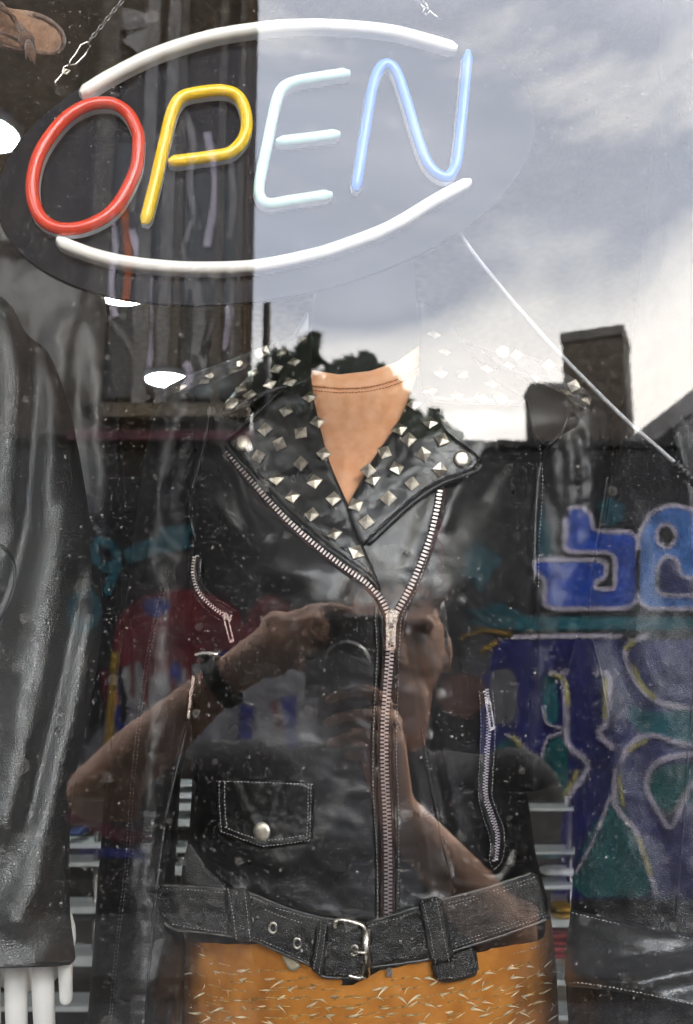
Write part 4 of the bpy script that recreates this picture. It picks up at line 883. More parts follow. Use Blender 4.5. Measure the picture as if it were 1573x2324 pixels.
roll('lapel_piping', [(512, 1008), (545, 1046), (580, 1084), (640, 1150), (690, 1198), (740, 1240), (790, 1277), (835, 1309), (862, 1340)], lapD_l, -0.0020, 7, M['leather_edge'], jk)
roll('lapel_piping', [(1090, 1052), (1082, 1068), (1040, 1084), (985, 1107), (930, 1147), (880, 1192), (835, 1234)], lapD_r, -0.0030, 7, M['leather_edge'], jk)
roll('lapel_piping', [(512, 1000), (548, 970), (600, 924), (640, 884)], lapD_l, -0.002, 4, M['leather_edge'], jk)
# --- epaulettes
ep_l = patch('epaulette', [(357, 906), (370, 880), (433, 848), (519, 818), (590, 791), (635, 770), (640, 792), (590, 818), (534, 848), (454, 878), (392, 902), (368, 916)], lambda x, y: RJ.D0(x, np.maximum(y, np.interp(x, [360, 450, 560, 640], [900, 868, 825, 790])), 0.9)-0.004, 0.004, 0.007, M['leather_worn'], jk, 5, 8)
ep_r = patch('epaulette', [(1106, 792), (1143, 788), (1234, 818), (1304, 858), (1348, 903), (1338, 928), (1305, 924), (1284, 896), (1208, 861), (1128, 830)], lambda x, y: RJ.D0(x, np.maximum(y, np.interp(x, [1100, 1200, 1300, 1350], [800, 840, 890, 915])), 0.9)-0.004, 0.004, 0.007, M['leather_worn'], jk, 5, 8)
# --- studs (shared mesh), on their lapel / collar / epaulette
def stud_mesh():
    w, h = 0.0071, 0.0036; V = [(-w, -w, 0), (w, -w, 0), (w, w, 0), (-w, w, 0), (-w*.96, -w*.96, .0012), (w*.96, -w*.96, .0012), (w*.96, w*.96, .0012), (-w*.96, w*.96, .0012), (0.0004, -0.0003, h)]
    F = [[0, 1, 5, 4], [1, 2, 6, 5], [2, 3, 7, 6], [3, 0, 4, 7], [4, 5, 8], [5, 6, 8], [6, 7, 8], [7, 4, 8], [3, 2, 1, 0]]
    me = bpy.data.meshes.new('stud'); me.from_pydata(V, [], F); me.materials.append(M['stud']); return bpy.data.objects.new('stud', me)
def snap_mesh(r=0.0105, name='snap_cap'):
    mb = MB().lathe((0, 0, 0), [(r, 0), (r, 0.0012), (r*0.93, 0.0024), (r*0.6, 0.0031), (r*0.05, 0.0034)], 24)
    me = bpy.data.meshes.new(name); me.from_pydata(mb.V, [], mb.F); me.polygons.foreach_set('use_smooth', [True]*len(me.polygons)); me.materials.append(M['stud']); return bpy.data.objects.new(name, me)
stud, snap = stud_mesh(), snap_mesh()
def studs(pts, Dfn, off, parent, jit=0.22, sc=1.0):
    for x, y in pts:
        P, Rm = frame_at(x, y, Dfn, off)
        place(stud, parent, P, Rm @ Matrix.Rotation(math.pi/4+rng.normal(0, jit), 3, 'Z') @ Matrix.Rotation(rng.normal(0, 0.09), 3, 'X') @ Matrix.Rotation(rng.normal(0, 0.09), 3, 'Y'), sc*rng.uniform(0.94, 1.05))
studs([(703, 902), (650, 933), (720, 958), (602, 975), (683, 983), (635, 1008), (735, 1030), (587, 1036), (683, 1052), (628, 1087), (714, 1093), (664, 1127), (757, 1132), (708, 1168), (760, 1212), (809, 1253)], lapD_l, 0.0020, lap_l)
studs([(906, 974), (928, 998), (961, 1031), (873, 1027), (900, 1063), (836, 1068), (998, 1066), (846, 1088), (935, 1098), (881, 1131), (807, 1146), (832, 1185), (940, 918), (976, 960), (1003, 998)], lapD_r, 0.0020, lap_r)
cD = lambda x, y: cf(x, y)-0.0105
studs([(658, 868), (612, 872), (548, 884), (568, 897), (575, 846), (628, 838), (668, 822), (640, 800), (682, 770)], cD, 0.0022, col_l, 0.3)
studs([(976, 888), (1036, 898), (1090, 903), (1116, 873), (1105, 838), (1010, 800), (985, 760), (1050, 850), (1000, 848)], cD, 0.0022, col_r, 0.3)
eD = lambda x, y: RJ.D0(x, np.maximum(y, np.interp(x, [360, 640, 1100, 1350], [900, 790, 800, 915])), 0.9)-0.014
studs([(480, 851), (465, 866), (412, 878), (545, 823), (528, 842), (600, 797), (398, 896)], eD, 0.002, ep_l, 0.3, 0.95)
studs([(1172, 806), (1155, 830), (1245, 830), (1217, 857), (1286, 892), (1302, 876), (1330, 908)], eD, 0.002, ep_r, 0.3, 0.95)
for (x, y), Df, pa, s_ in (((552, 1006), lapD_l, lap_l, 1), ((1048, 1042), lapD_r, lap_r, 1), ((526, 917), cD, col_l, 0.9), ((1136, 905), cD, col_r, 0.95), ((590, 803), eD, ep_l, 0.8), ((1140, 800), eD, ep_r, 0.9)):
    P, Rm = frame_at(x, y, Df, 0.001); place(snap, pa, P, Rm, s_)
# --- zips
zl = [(517, 1024), (545, 1061), (590, 1113), (640, 1167), (690, 1214), (740, 1256), (790, 1293), (830, 1321), (856, 1347), (871, 1370), (882, 1396)]
zr = [(1000, 1105), (991, 1160), (976, 1220), (955, 1278), (931, 1333), (908, 1375), (896, 1396)]
zc = [(888, 1400), (885, 1480), (879, 1560), (873, 1650), (873, 1750), (878, 1850), (881, 1950), (881, 2060), (883, 2110)]
for ln, w0, w1 in ((zl, 13, 6), (zr, 8, 16), (zc, 17, 17)):
    patch('zip_tape', ribbon_poly(resample(catmull(ln, 5), 9), w0, w1), Dj, 0.0, 0.0022, M['lining'], jk, 6, 6, 0)
zt = MB(); teeth(zt, zl, Dj, 0.0018, 8.6, 15); teeth(zt, zr, Dj, 0.0018, 9.0, 16); teeth(zt, zc, Dj, 0.0018, 8.8, 18, one=False)
zt.build('zip_teeth', M['zip'], jk, smooth=False)['kind'] = 'stuff'
fl = patch('zip_placket', [(848, 1372), (862, 1380), (868, 1480), (862, 1560), (855, 1650), (855, 1750), (860, 1850), (863, 1950), (864, 2085), (850, 2088), (852, 1950), (846, 1850), (840, 1750), (842, 1650), (850, 1500)], Dj, 0.0, 0.0045, M['leather'], jk, 6, 9)
fr_ = patch('zip_placket', [(918, 1392), (930, 1380), (908, 1480), (903, 1560), (900, 1700), (905, 1850), (908, 1960), (906, 2072), (896, 2076), (896, 1950), (893, 1850), (890, 1700), (893, 1560), (900, 1470)], Dj, 0.0, 0.0045, M['leather'], jk, 6, 9)
zs = MB(); y0 = float(Dj(np.array([888.]), np.array([1402.]))[0])-0.003
zs.prism([(874, 1396), (881, 1384), (890, 1381), (899, 1384), (905, 1396), (902, 1412), (896, 1422), (880, 1422), (876, 1412)], y0+0.002, y0-0.0028, 0.10)
zs.prism([(882, 1388), (893, 1388), (893, 1418), (882, 1418)], y0-0.0024, y0-0.0062, 0.22)
sli = zs.build('zip_slider', M['nickel'], jk, smooth=False)
pt = MB(); yp = y0-0.0032
for q in ([(876, 1398), (882, 1398), (882, 1430), (876, 1430)], [(894, 1398), (900, 1398), (899, 1430), (893, 1430)], [(876, 1426), (899, 1426), (898, 1458), (876, 1458)], [(876, 1457), (881, 1457), (881, 1472), (876, 1472)], [(893, 1457), (898, 1457), (898, 1472), (893, 1472)], [(877, 1469), (897, 1469), (895, 1476), (879, 1476)]):
    pt.prism(q, yp, yp-0.0020-0.00003*q[0][1] % 0.0002, 0.05)
pt.build('pull_tab', M['nickel'], sli, smooth=False)
fc = bpy.data.curves.new('pull_lettering', 'FONT'); fc.body = 'Y\nK\nK'; fc.size = 0.0058; fc.space_line = 0.82; fc.align_x = 'CENTER'; fc.extrude = 0.00012
tmp = bpy.data.objects.new('tmp', fc); COL.objects.link(tmp); dg = bpy.context.evaluated_depsgraph_get(); me = bpy.data.meshes.new_from_object(tmp.evaluated_get(dg)); bpy.data.objects.remove(tmp)
lv = np.array([v.co[:] for v in me.vertices]); lP = at(887.5, 1436, yp-0.00232)
mesh_obj('pull_lettering', np.stack([lP[0]+lv[:, 0], lP[1]-lv[:, 2], lP[2]+lv[:, 1]-0.0008], 1), [list(p.vertices) for p in me.polygons], M['dark_print'], sli, smooth=False)
MB().prism([(877, 2196), (891, 2196), (891, 2218), (877, 2218)], Db(np.array([884.]), np.array([2205.]))[0]-0.004, Db(np.array([884.]), np.array([2205.]))[0]-0.008, 0.1).build('zip_end', M['nickel'], jk, smooth=False)
# pocket zips
def pocket_zip(ln, wid, pull, name_off=0.001):
    patch('pocket_welt', ribbon_poly(resample(catmull(ln, 5), 9), 15, 15), Dj, 0.0, 0.0035, M['leather'], jk, 5, 8)
    patch('zip_tape', ribbon_poly(resample(catmull(ln, 5), 9), 8, 8), Dj, 0.0020, 0.0020, M['lining'], jk, 4, 4, 0)
    t = MB(); teeth(t, ln, Dj, 0.0036, 6.6, wid, one=False, h=0.0016); t.build('zip_teeth', M['zip'], jk, smooth=False)['kind'] = 'stuff'
    b = MB(); c = np.array(pull, float); d = (c[1]-c[0]); d /= np.linalg.norm(d); nrm = np.array([-d[1], d[0]])
    yy = float(Dj(c[:1, 0], c[:1, 1])[0])-0.006
    b.prism([c[0]-d*9-nrm*5, c[0]-d*9+nrm*5, c[0]+d*9+nrm*8, c[0]+d*9-nrm*8], yy+0.003, yy-0.002, 0.2)
    s_ = b.build('zip_slider', M['nickel'], jk, smooth=False); b = MB()
    for k in (-1, 1): b.prism([c[0]+d*4+nrm*k*5-nrm*1.6, c[0]+d*4+nrm*k*5+nrm*1.6, c[1]+nrm*k*4+nrm*1.6, c[1]+nrm*k*4-nrm*1.6], yy-0.002, yy-0.0036)
    b.prism([c[1]-nrm*6-d*5, c[1]+nrm*6-d*5, c[1]+nrm*5+d*2, c[1]-nrm*5+d*2], yy-0.0021, yy-0.0038)
    b.build('pull_tab', M['nickel'], s_, smooth=False)
pz = [(1102, 1566), (1108, 1610), (1108, 1660), (1103, 1736), (1101, 1806), (1112, 1840), (1128, 1895), (1124, 1950)]
pocket_zip(pz, 13, [(1107, 1590), (1118, 1655)])
cz = [(444, 1262), (441, 1300), (450, 1335), (470, 1362), (495, 1384), (522, 1402)]
pocket_zip(cz, 14, [(512, 1398), (526, 1456)])
b = MB(); yy = 0.535
b.prism([(436, 1532), (442, 1534), (439, 1566), (432, 1564)], yy, yy-0.004, 0.1); b.prism([(430, 1562), (440, 1564), (437, 1578), (428, 1576)], yy-0.001, yy-0.005, 0.15); b.prism([(430, 1574), (436, 1576), (430, 1632), (424, 1630)], yy-0.002, yy-0.0045, 0.05)
b.build('side_zip_pull', M['nickel'], jk, smooth=False)
# --- flap pocket
fp = patch('pocket_flap', [(490, 1766), (600, 1769), (712, 1773), (711, 1850), (708, 1913), (655, 1920), (596, 1928), (545, 1910), (497, 1892), (493, 1830)], Dj, -0.0005, 0.0065, M['leather'], jk, 5, 10, rnd=1,
           puff=lambda x, y: 0.0012*np.exp(-(dist_line(x, y, catmull([(530, 1785), (555, 1830), (580, 1870)], 4))/9)**2)-0.0010*np.exp(-(dist_line(x, y, catmull([(552, 1785), (575, 1830), (600, 1860)], 4))/8)**2)+0.002*np.exp(-(dist_line(x, y, catmull([(620, 1785), (615, 1830), (606, 1860)], 4))/9)**2)+wr(x, y))
P, Rm = frame_at(595, 1887, Dj, 0.0065); place(snap, fp, P, Rm, 1.0)
fD = lambda x, y: Dj(x, y)-0.0062
sf = MB()
for ln in ([(493, 1773), (600, 1776), (708, 1780)], [(700, 1782), (699, 1850), (696, 1902)], [(706, 1782), (705, 1850), (703, 1906)], [(700, 1908), (655, 1914), (596, 1921), (545, 1903), (502, 1887)], [(688, 1896), (650, 1903), (598, 1909), (550, 1893), (512, 1878)], [(497, 1776), (498, 1830), (503, 1884)], [(510, 1778), (510, 1830), (514, 1876)]):
    stitches(sf, ln, fD, 0.0002, 8, 5.2, 1.8, curve=False)
sf.build('flap_stitching', M['thread'], fp)['kind'] = 'stuff'
# --- belt
Dbl = lambda x, y: np.minimum(Db(x, y), 0.62-0.135*np.sqrt(np.clip(1-((x-830)/620)**2, 0.05, 1)))
side_strap = patch('side_tab', [(428, 1910), (446, 1935), (474, 1975), (520, 2012), (524, 2045), (470, 2040), (412, 2012), (414, 1960)], Dbl, -0.001, 0.007, M['leather_worn'], jk, 6, 10)
bl = patch('belt', [(336, 2052), (362, 2007), (440, 2011), (509, 2017), (560, 2023), (630, 2052), (690, 2071), (735, 2082), (800, 2090), (835, 2092), (838, 2150), (830, 2212), (793, 2220), (736, 2219), (706, 2194), (630, 2160), (575, 2136), (514, 2125), (440, 2116), (386, 2107)], Dbl, 0.004, 0.0075, M['leather_worn'], jk, 6, 11,
           puff=lambda x, y: 0.0022*fbm(x/60, y/18, 41)+0.0012*fbm(x/16, y/14, 42))
b2 = patch('belt', [(770, 2106), (835, 2092), (881, 2078), (951, 2056), (1017, 2037), (1092, 2017), (1208, 1978), (1226, 1988), (1245, 2087), (1143, 2124), (1032, 2159), (972, 2179), (840, 2198), (775, 2214)], Dbl, 0.0015, 0.0075, M['leather_worn'], jk, 6, 11,
           puff=lambda x, y: 0.0022*fbm(x/60, y/18, 43)+0.0012*fbm(x/16, y/14, 44))
tail = patch('belt_tail', [(976, 2183), (1030, 2162), (1080, 2146), (1089, 2212), (1040, 2228), (1000, 2232), (984, 2215)], Dbl, 0.000, 0.007, M['leather_worn'], jk, 6, 10)
lp1 = patch('belt_loop', [(507, 2012), (566, 2017), (572, 2070), (578, 2140), (526, 2133), (514, 2070)], Dbl, 0.0105, 0.0055, M['leather_worn'], jk, 6, 9)
lp2 = patch('belt_loop', [(947, 2043), (1004, 2032), (1016, 2100), (1033, 2182), (976, 2191), (962, 2110)], Dbl, 0.008, 0.0055, M['leather_worn'], jk, 6, 9)
lp3 = patch('belt_keeper', [(722, 2088), (746, 2094), (742, 2150), (732, 2222), (703, 2197), (712, 2140)], Dbl, 0.0105, 0.0055, M['leather_worn'], jk, 5, 8)
patch('hem_tab', [(636, 2160), (676, 2180), (684, 2196), (664, 2206), (654, 2200)], Dbl, 0.0, 0.003, mat('frayed canvas', (0.33, 0.28, 0.19), 0.9, bump=0.6, bscale=600), jk, 4, 6)
for ln, Dq, of in (([(364, 2009), (440, 2013), (509, 2019), (560, 2025), (630, 2054), (690, 2073), (735, 2084), (800, 2092)], Dbl, 0.0088), ([(338, 2053), (387, 2105), (440, 2114), (514, 2123), (575, 2134), (630, 2158), (706, 2192), (736, 2217), (800, 2218)], Dbl, 0.0075), ([(362, 2010), (338, 2051)], Dbl, 0.008),
                  ([(840, 2093), (881, 2080), (951, 2058), (1017, 2039), (1092, 2019), (1210, 1981)], Dbl, 0.0065), ([(840, 2196), (972, 2177), (1032, 2157), (1143, 2122), (1243, 2086)], Dbl, 0.0055)):
    roll('belt_edge', ln, Dq, of, 3.2, M['belt_edge'], jk)
bs = MB(); bD = lambda x, y: Dbl(x, y)-0.0108; bD2 = lambda x, y: Dbl(x, y)-0.0083
for ln in ([(372, 2017), (440, 2020), (505, 2026)], [(352, 2050), (372, 2019)], [(352, 2054), (392, 2098)], [(394, 2098), (440, 2107), (512, 2116)], [(570, 2036), (630, 2062), (690, 2080), (722, 2087)], [(578, 2128), (630, 2150), (700, 2184)], [(748, 2096), (790, 2102)], [(742, 2211), (790, 2212), (826, 2204)], [(566, 2050), (640, 2080), (700, 2100)]): stitches(bs, ln, bD, 0.0004, 8, 5, 1.7, False)
for ln in ([(838, 2102), (890, 2088), (948, 2069)], [(1020, 2049), (1092, 2030), (1212, 1992)], [(840, 2186), (900, 2178), (972, 2168)], [(1036, 2148), (1143, 2112), (1240, 2078)], [(1034, 2140), (1143, 2104), (1236, 2072)], [(1020, 2057), (1092, 2038), (1214, 2000)]): stitches(bs, ln, bD2, 0.0004, 8, 5, 1.7, False)
for ln, of in (([(518, 2018), (530, 2080), (536, 2130)], 0.0162), ([(556, 2022), (562, 2080), (568, 2134)], 0.0162), ([(960, 2046), (975, 2110), (988, 2184)], 0.0137), ([(990, 2040), (1004, 2110), (1019, 2180)], 0.0137), ([(740, 2100), (734, 2150), (724, 2208)], 0.0162), ([(728, 2096), (722, 2150), (712, 2198)], 0.0162), ([(994, 2222), (1040, 2218), (1084, 2204)], 0.0072)): stitches(bs, ln, Dbl, of, 8, 5, 1.7, False)
bs.build('belt_stitching', M['thread'], jk)['kind'] = 'stuff'
def ring_px(mb, cx, cy, rx, ry, Y, r=0.0014, n=18):
    a = np.linspace(0, 2*math.pi, n+1)[:-1]; mb.tube(at(cx+rx*np.cos(a), cy+ry*np.sin(a), Y), r, 7, True)
for x, y in ((565, 2090), (620, 2106), (675, 2141), (732, 2160), (804, 2157)):
    mb = MB(); ring_px(mb, x, y, 8.5, 11.5, float(bD(np.array([x*1.]), np.array([y*1.]))[0])-0.0012); mb.build('eyelet', M['nickel'], bl)
    q = [(x+7*math.cos(t), y+9.5*math.sin(t)) for t in np.linspace(0, 2*math.pi, 13)[:-1]]; Yq = float(bD(np.array([x*1.]), np.array([y*1.]))[0])
    MB().prism(q, Yq+0.002, Yq-0.0004).build('eyelet_hole', M['rubber'], bl, smooth=False)
Yb_ = float(bD(np.array([815.]), np.array([2150.]))[0])-0.003
mb = MB(); Lb = resample(catmull([(762, 2108), (760, 2096), (770, 2088), (790, 2090), (812, 2096), (826, 2104), (831, 2116)], 5), 4); mb.tube(at(Lb[:, 0], Lb[:, 1], Yb_-0.001), 0.0026, 9)
Lb = resample(catmull([(831, 2205), (826, 2216), (812, 2219), (790, 2214)], 5), 4); mb.tube(at(Lb[:, 0], Lb[:, 1], Yb_-0.001), 0.0024, 9)
bk = mb.build('buckle', M['nickel'], bl)
mb = MB(); mb.tube(at(np.array([831, 831, 831]), np.array([2110, 2160, 2214]), Yb_-0.002), 0.0046, 12); mb.build('buckle_roller', M['nickel'], bl)
mb = MB(); mb.tube(at(np.array([796, 812, 834]), np.array([2158, 2162, 2163]), np.array([Yb_+0.001, Yb_-0.004, Yb_-0.007])), 0.0020, 8); mb.build('buckle_prong', M['nickel'], bl)
# --- body seams and stitches
st = MB()
for ln in ([(851, 1400), (856, 1480), (850, 1600), (846, 1750), (850, 1850), (856, 1960), (858, 2080)], [(1000, 1120), (986, 1200), (962, 1290), (938, 1350), (912, 1400), (906, 1480), (900, 1700), (905, 1850), (904, 2060)]): stitches(st, ln, Dj, 0.0050, 8.5, 5.2, 1.7)
for ln in ([(1088, 1570), (1092, 1640), (1088, 1740), (1086, 1806), (1096, 1850), (1112, 1905), (1112, 1955), (1122, 1972)], [(1118, 1566), (1124, 1640), (1120, 1740), (1117, 1806), (1128, 1840), (1146, 1895), (1140, 1950), (1126, 1970)]): stitches(st, ln, Dj, 0.0035, 8.5, 5.2, 1.6)
for ln in ([(420, 2132), (484, 2160), (585, 2173), (670, 2192)], [(1040, 2186), (1092, 2180), (1183, 2160), (1240, 2142)], [(1226, 1012), (1232, 1100), (1224, 1220), (1222, 1330)]): stitches(st, ln, Dj, 0.0012, 8.5, 5.2, 1.6)
st.build('stitching', M['thread'], jk)['kind'] = 'stuff'
st = MB()
for ln in ([(528, 1010), (560, 1046), (600, 1085), (650, 1135), (700, 1180), (750, 1222), (800, 1260), (840, 1296)],): stitches(st, ln, lapD_l, 0.0012, 8.5, 5.4, 1.8)
for ln in ([(1078, 1058), (1035, 1073), (985, 1094), (930, 1132), (880, 1176), (836, 1216)],): stitches(st, ln, lapD_r, 0.0012, 8.5, 5.4, 1.8)
for ln in ([(960, 1660), (972, 1736), (996, 1850), (1022, 1962)], [(454, 1256), (452, 1300), (462, 1328), (486, 1354), (534, 1386)], [(430, 1270), (428, 1305), (438, 1345), (470, 1386), (510, 1414)]): stitches(st, ln, Dj, 0.0035, 8.5, 5.4, 1.6)
st.build('dark_stitching', M['thread_dark'], jk)['kind'] = 'stuff'
st = MB()
for ln in ([(378, 1290), (330, 1500), (300, 1750), (285, 1950), (262, 2150), (245, 2340)], [(386, 1290), (338, 1500), (307, 1750), (292, 1950), (268, 2150), (250, 2340)], [(420, 1640), (393, 1760), (372, 1870), (352, 2030), (335, 2200), (322, 2340)]): stitches(st, ln, RL.D, 0.0006, 8.5, 5.4, 1.7)
st.build('sleeve_stitching', M['thread_dark'], jk)['kind'] = 'stuff'
roll('sleeve_seam', [(427, 1640), (398, 1760), (375, 1870), (355, 2030), (338, 2200), (325, 2340)], RL.D, 0, 3, M['leather_edge'], jk)
patch('princess_panel', ribbon_poly(resample(catmull([(957, 1650), (968, 1736), (992, 1850), (1018, 1962), (1030, 2030)], 5), 9), 4, 4), Dj, 0, 0.002, M['leather_edge'], jk, 4, 4, 0)
for o in (stud, snap): bpy.data.objects.remove(o)

# ------------------------------------------------------------------ shiny coat at the left with pale hand
lc = thing('leather_coat', at(40, 2190, 0.50), 'shiny pebbled black leather coat hanging at the left edge', 'coat')
RC = Relief([(-420, 560), (-120, 600), (-10, 664), (30, 700), (62, 760), (110, 800), (150, 900), (178, 1020), (205, 1180), (226, 1320), (232, 1430), (215, 1540), (196, 1640), (172, 1760), (160, 1860), (158, 1980), (160, 2080), (169, 2150), (167, 2184), (120, 2190), (0, 2196), (-160, 2196), (-420, 2180)],
            [(640, 0.64), (1000, 0.575), (1600, 0.49), (2200, 0.44)], 0.085, back=0.8, pw=2.2, smooth=3, ext=[(-230, 640), (30, 700), (110, 800), (150, 900), (178, 1020), (226, 1320), (232, 1430), (196, 1640), (160, 1860), (158, 1980), (169, 2150), (160, 2196), (-260, 2196)],
            folds=[([(72, 740), (80, 880), (72, 1030), (64, 1160), (40, 1300), (-10, 1420)], -0.020, 24), ([(20, 700), (26, 860), (14, 1000), (-10, 1130)], 0.018, 52), ([(140, 780), (120, 980), (100, 1120)], 0.012, 30),
                   ([(165, 1060), (135, 1200), (105, 1330), (80, 1500), (50, 1680), (10, 1850)], 0.020, 62), ([(214, 1400), (190, 1560), (160, 1690), (120, 1850), (80, 1990), (40, 2080)], 0.017, 42), ([(185, 1300), (160, 1440), (130, 1580), (95, 1720), (60, 1860)], -0.013, 24), ([(30, 1260), (0, 1420), (-30, 1600)], -0.010, 40)],
            noise=[(0.005, 90, 170, 14, 51), (0.0016, 44, 50, -25, 52)])
RC.body('sleeve', M['leather_shiny'], lc, 8)
roll('hem_edge', [(-150, 2196), (0, 2192), (120, 2188), (163, 2184)], RC.D, -0.002, 5, M['leather_edge'], lc)
roll('panel_seam', [(0, 1235), (24, 1262), (34, 1300), (28, 1350), (0, 1410)], RC.D, 0.0, 4, M['leather_edge'], lc)
dc = thing('dark_coat', at(150, 2100, 0.82), 'matt dark coat hanging behind the shiny leather coat', 'coat')
RD = Relief([(-300, 520), (150, 530), (228, 610), (246, 760), (258, 860), (272, 960), (282, 1060), (280, 1250), (268, 1450), (250, 1640), (238, 1780), (120, 1800), (-300, 1800)], 0.82, 0.07, back=0.8, smooth=3, ext=[(-200, 520), (228, 610), (272, 960), (282, 1060), (268, 1450), (238, 1780), (-200, 1800)],
            folds=[([(150, 740), (130, 900), (120, 1100)], 0.0096, 32), ([(205, 760), (215, 950), (230, 1150)], 0.0064, 25), ([(180, 760), (185, 950)], -0.0064, 25)], noise=[(0.008, 50, 170, 5, 61), (0.003, 24, 40, 0, 62)])
RD.body('body', M['leather_dull'], dc, 12)
hd = thing('mannequin_hand', at(80, 2200, 0.50), 'glossy white mannequin hand below the shiny coat cuff', 'mannequin')
mb = MB(); s5 = (0.45-CY)/FPX
mb.ell(at(60, 2130, 0.47), (0.055, 0.022, 0.055), 24, 14)
for (x0, x1, yt, w) in ((147, 150, 2272, 16), (93, 104, 2400, 24), (34, 40, 2430, 24), (-26, -20, 2410, 23)):
    mb.capsule(at(x0, 2130, 0.45), w*s5, at((x0+x1)/2, (2130+yt)/2, 0.445), w*s5*0.96, 16); mb.capsule(at((x0+x1)/2, (2130+yt)/2, 0.445), w*s5*0.96, at(x1, yt-w*0.4, 0.452), w*s5*0.86, 16)
def remesh(o, vox, it=6, fac=0.5):
    r = o.modifiers.new('r', 'REMESH'); r.mode = 'VOXEL'; r.voxel_size = vox
    if it: s_ = o.modifiers.new('s', 'SMOOTH'); s_.iterations = it; s_.factor = fac
    me = bpy.data.meshes.new_from_object(o.evaluated_get(bpy.context.evaluated_depsgraph_get())); o.modifiers.clear(); old = o.data; o.data = me; bpy.data.meshes.remove(old)
    me.polygons.foreach_set('use_smooth', [True]*len(me.polygons)); return o
remesh(mb.build('hand', M['mannequin_white'], hd), 0.0018, 3)

# ------------------------------------------------------------------ grey coat at the right
gc = thing('grey_coat', at(1450, 2240, 0.52), 'worn grey black leather coat with a wide stitched band, cut off by the right edge', 'coat')
RG = Relief([(1512, -60), (1500, 60), (1490, 180), (1480, 330), (1462, 520), (1442, 700), (1418, 880), (1400, 1020), (1380, 1160), (1340, 1330), (1298, 1480), (1276, 1600), (1288, 1730), (1302, 1830), (1305, 1930), (1296, 2050), (1284, 2200), (1290, 2320), (1300, 2500), (2200, 2500), (2200, -60)],
            0.56, 0.13, back=0.7, pw=2.6, smooth=3, folds=[([(1530, 980), (1560, 1100), (1575, 1260)], 0.014, 22), ([(1500, 250), (1500, 500), (1480, 760)], 0.006, 24), ([(1440, 1050), (1480, 1200), (1500, 1400)], -0.006, 30), ([(1330, 1450), (1370, 1600), (1400, 1800)], 0.008, 34), ([(1420, 1500), (1460, 1700), (1480, 1900)], -0.006, 40), ([(1300, 1560), (1310, 1660), (1330, 1760)], -0.008, 16)],
            noise=[(0.010, 110, 260, -12, 71), (0.004, 46, 60, 25, 72), (0.0012, 18, 14, -20, 73)])
RG.body('body', M['leather_grey'], gc, 10)
patch('collar', [(1508, -40), (1500, 60), (1496, 150), (1504, 195), (1530, 170), (1580, 130), (1660, 60), (1660, -60)], RG.D, 0.004, 0.012, M['leather'], gc, 9, 18)
patch('lapel', [(1528, 172), (1545, 205), (1573, 240), (1640, 330), (1760, 330), (1760, 90), (1640, 95)], RG.D, 0.002, 0.010, M['leather_grey'], gc, 9, 16)
cuff = patch('cuff_band', [(1296, 2062), (1330, 2072), (1420, 2092), (1500, 2108), (1573, 2122), (1720, 2150), (1720, 2322), (1573, 2288), (1480, 2268), (1400, 2252), (1320, 2240), (1279, 2240), (1284, 2150)], RG.D0, 0.006, 0.011, M['leather_cuff'], gc, 8, 22, lift=lambda x, y: 0.004+0.056*np.clip((y-2062-(x-1296)*0.22)/180, -0.1, 1.1),
             puff=lambda x, y: 0.006*fbm(x/90, y/50, 81)+0.012*np.exp(-(dist_line(x, y, catmull([(1380, 2230), (1480, 2215), (1600, 2190)], 4))/34)**2)-0.008*np.exp(-(dist_line(x, y, catmull([(1330, 2150), (1450, 2170), (1600, 2160)], 4))/24)**2))
st = MB()
stitches(st, [(1300, 2072), (1420, 2101), (1500, 2117), (1573, 2131), (1640, 2145)], lambda x, y: RG.D0(x, y)-0.006, 0.0165, 9, 6, 2.6); stitches(st, [(1285, 2232), (1320, 2231), (1400, 2243), (1480, 2259), (1573, 2279), (1640, 2295)], lambda x, y: RG.D0(x, y)-0.058, 0.0165, 9, 6, 2.6)
st.build('cuff_stitching', M['thread'], gc)['kind'] = 'stuff'
patch('seam_gap', ribbon_poly(resample(catmull([(1576, 1560), (1562, 1700), (1552, 1850), (1542, 1980), (1533, 2104)], 5), 9), 3, 3), RG.D, -0.0005, 0.002, M['rubber'], gc, 4, 3, 0)
roll('sleeve_seam', [(1380, 1080), (1352, 1250), (1336, 1400), (1362, 1520), (1382, 1640)], RG.D, 0.0, 3, M['leather_edge'], gc)

# ================================================================== the photographer, mirrored from the pavement
skin = mat('skin', (0.60, 0.34, 0.22), 0.55, var=0.15, vscale=40, bump=0.2, bscale=300, bdist=0.0006)
tshirt = mat('black cotton', (0.012, 0.012, 0.015), 0.9, var=0.3, vscale=12, bump=0.4, bscale=60, bdist=0.003)
denim = mat('dark denim', (0.02, 0.025, 0.04), 0.9, var=0.3, vscale=30)
hairm = mat('short grey hair', (0.42, 0.39, 0.36), 0.7, var=0.6, vscale=90, bump=0.9, bscale=220, bdist=0.004)
blackp = mat('camera shell', (0.012, 0.012, 0.013), 0.45, var=0.2, bump=0.3, bscale=900, bdist=0.0003)
SL, EL, WL, HL = m(585, 1790, .87), m(220, 1795, .745), m(505, 1545, .665), m(625, 1462, .655)
SR, ER, WR, HR = m(1165, 1810, .87), m(1150, 2125, .765), m(895, 1835, .685), m(868, 1690, .668)
HC = m(893, 1464, .790); NK = m(880, 1700, .85)
pb = MB()
pb.ell(HC, (0.079, 0.098, 0.122), 28, 20, fn=lambda v: Vector((v.x*(1-0.16*max(0, -v.z/0.122)), v.y, v.z)))
pb.ell(HC+[0, 0.055, -0.075], (0.048, 0.042, 0.048), 18, 12)                       # jaw and chin
pb.capsule(HC+[0, 0.094, 0.012], 0.009, HC+[0, 0.112, -0.026], 0.016); pb.ell(HC+[0, 0.090, -0.055], (0.026, 0.012, 0.012))    # nose, mouth
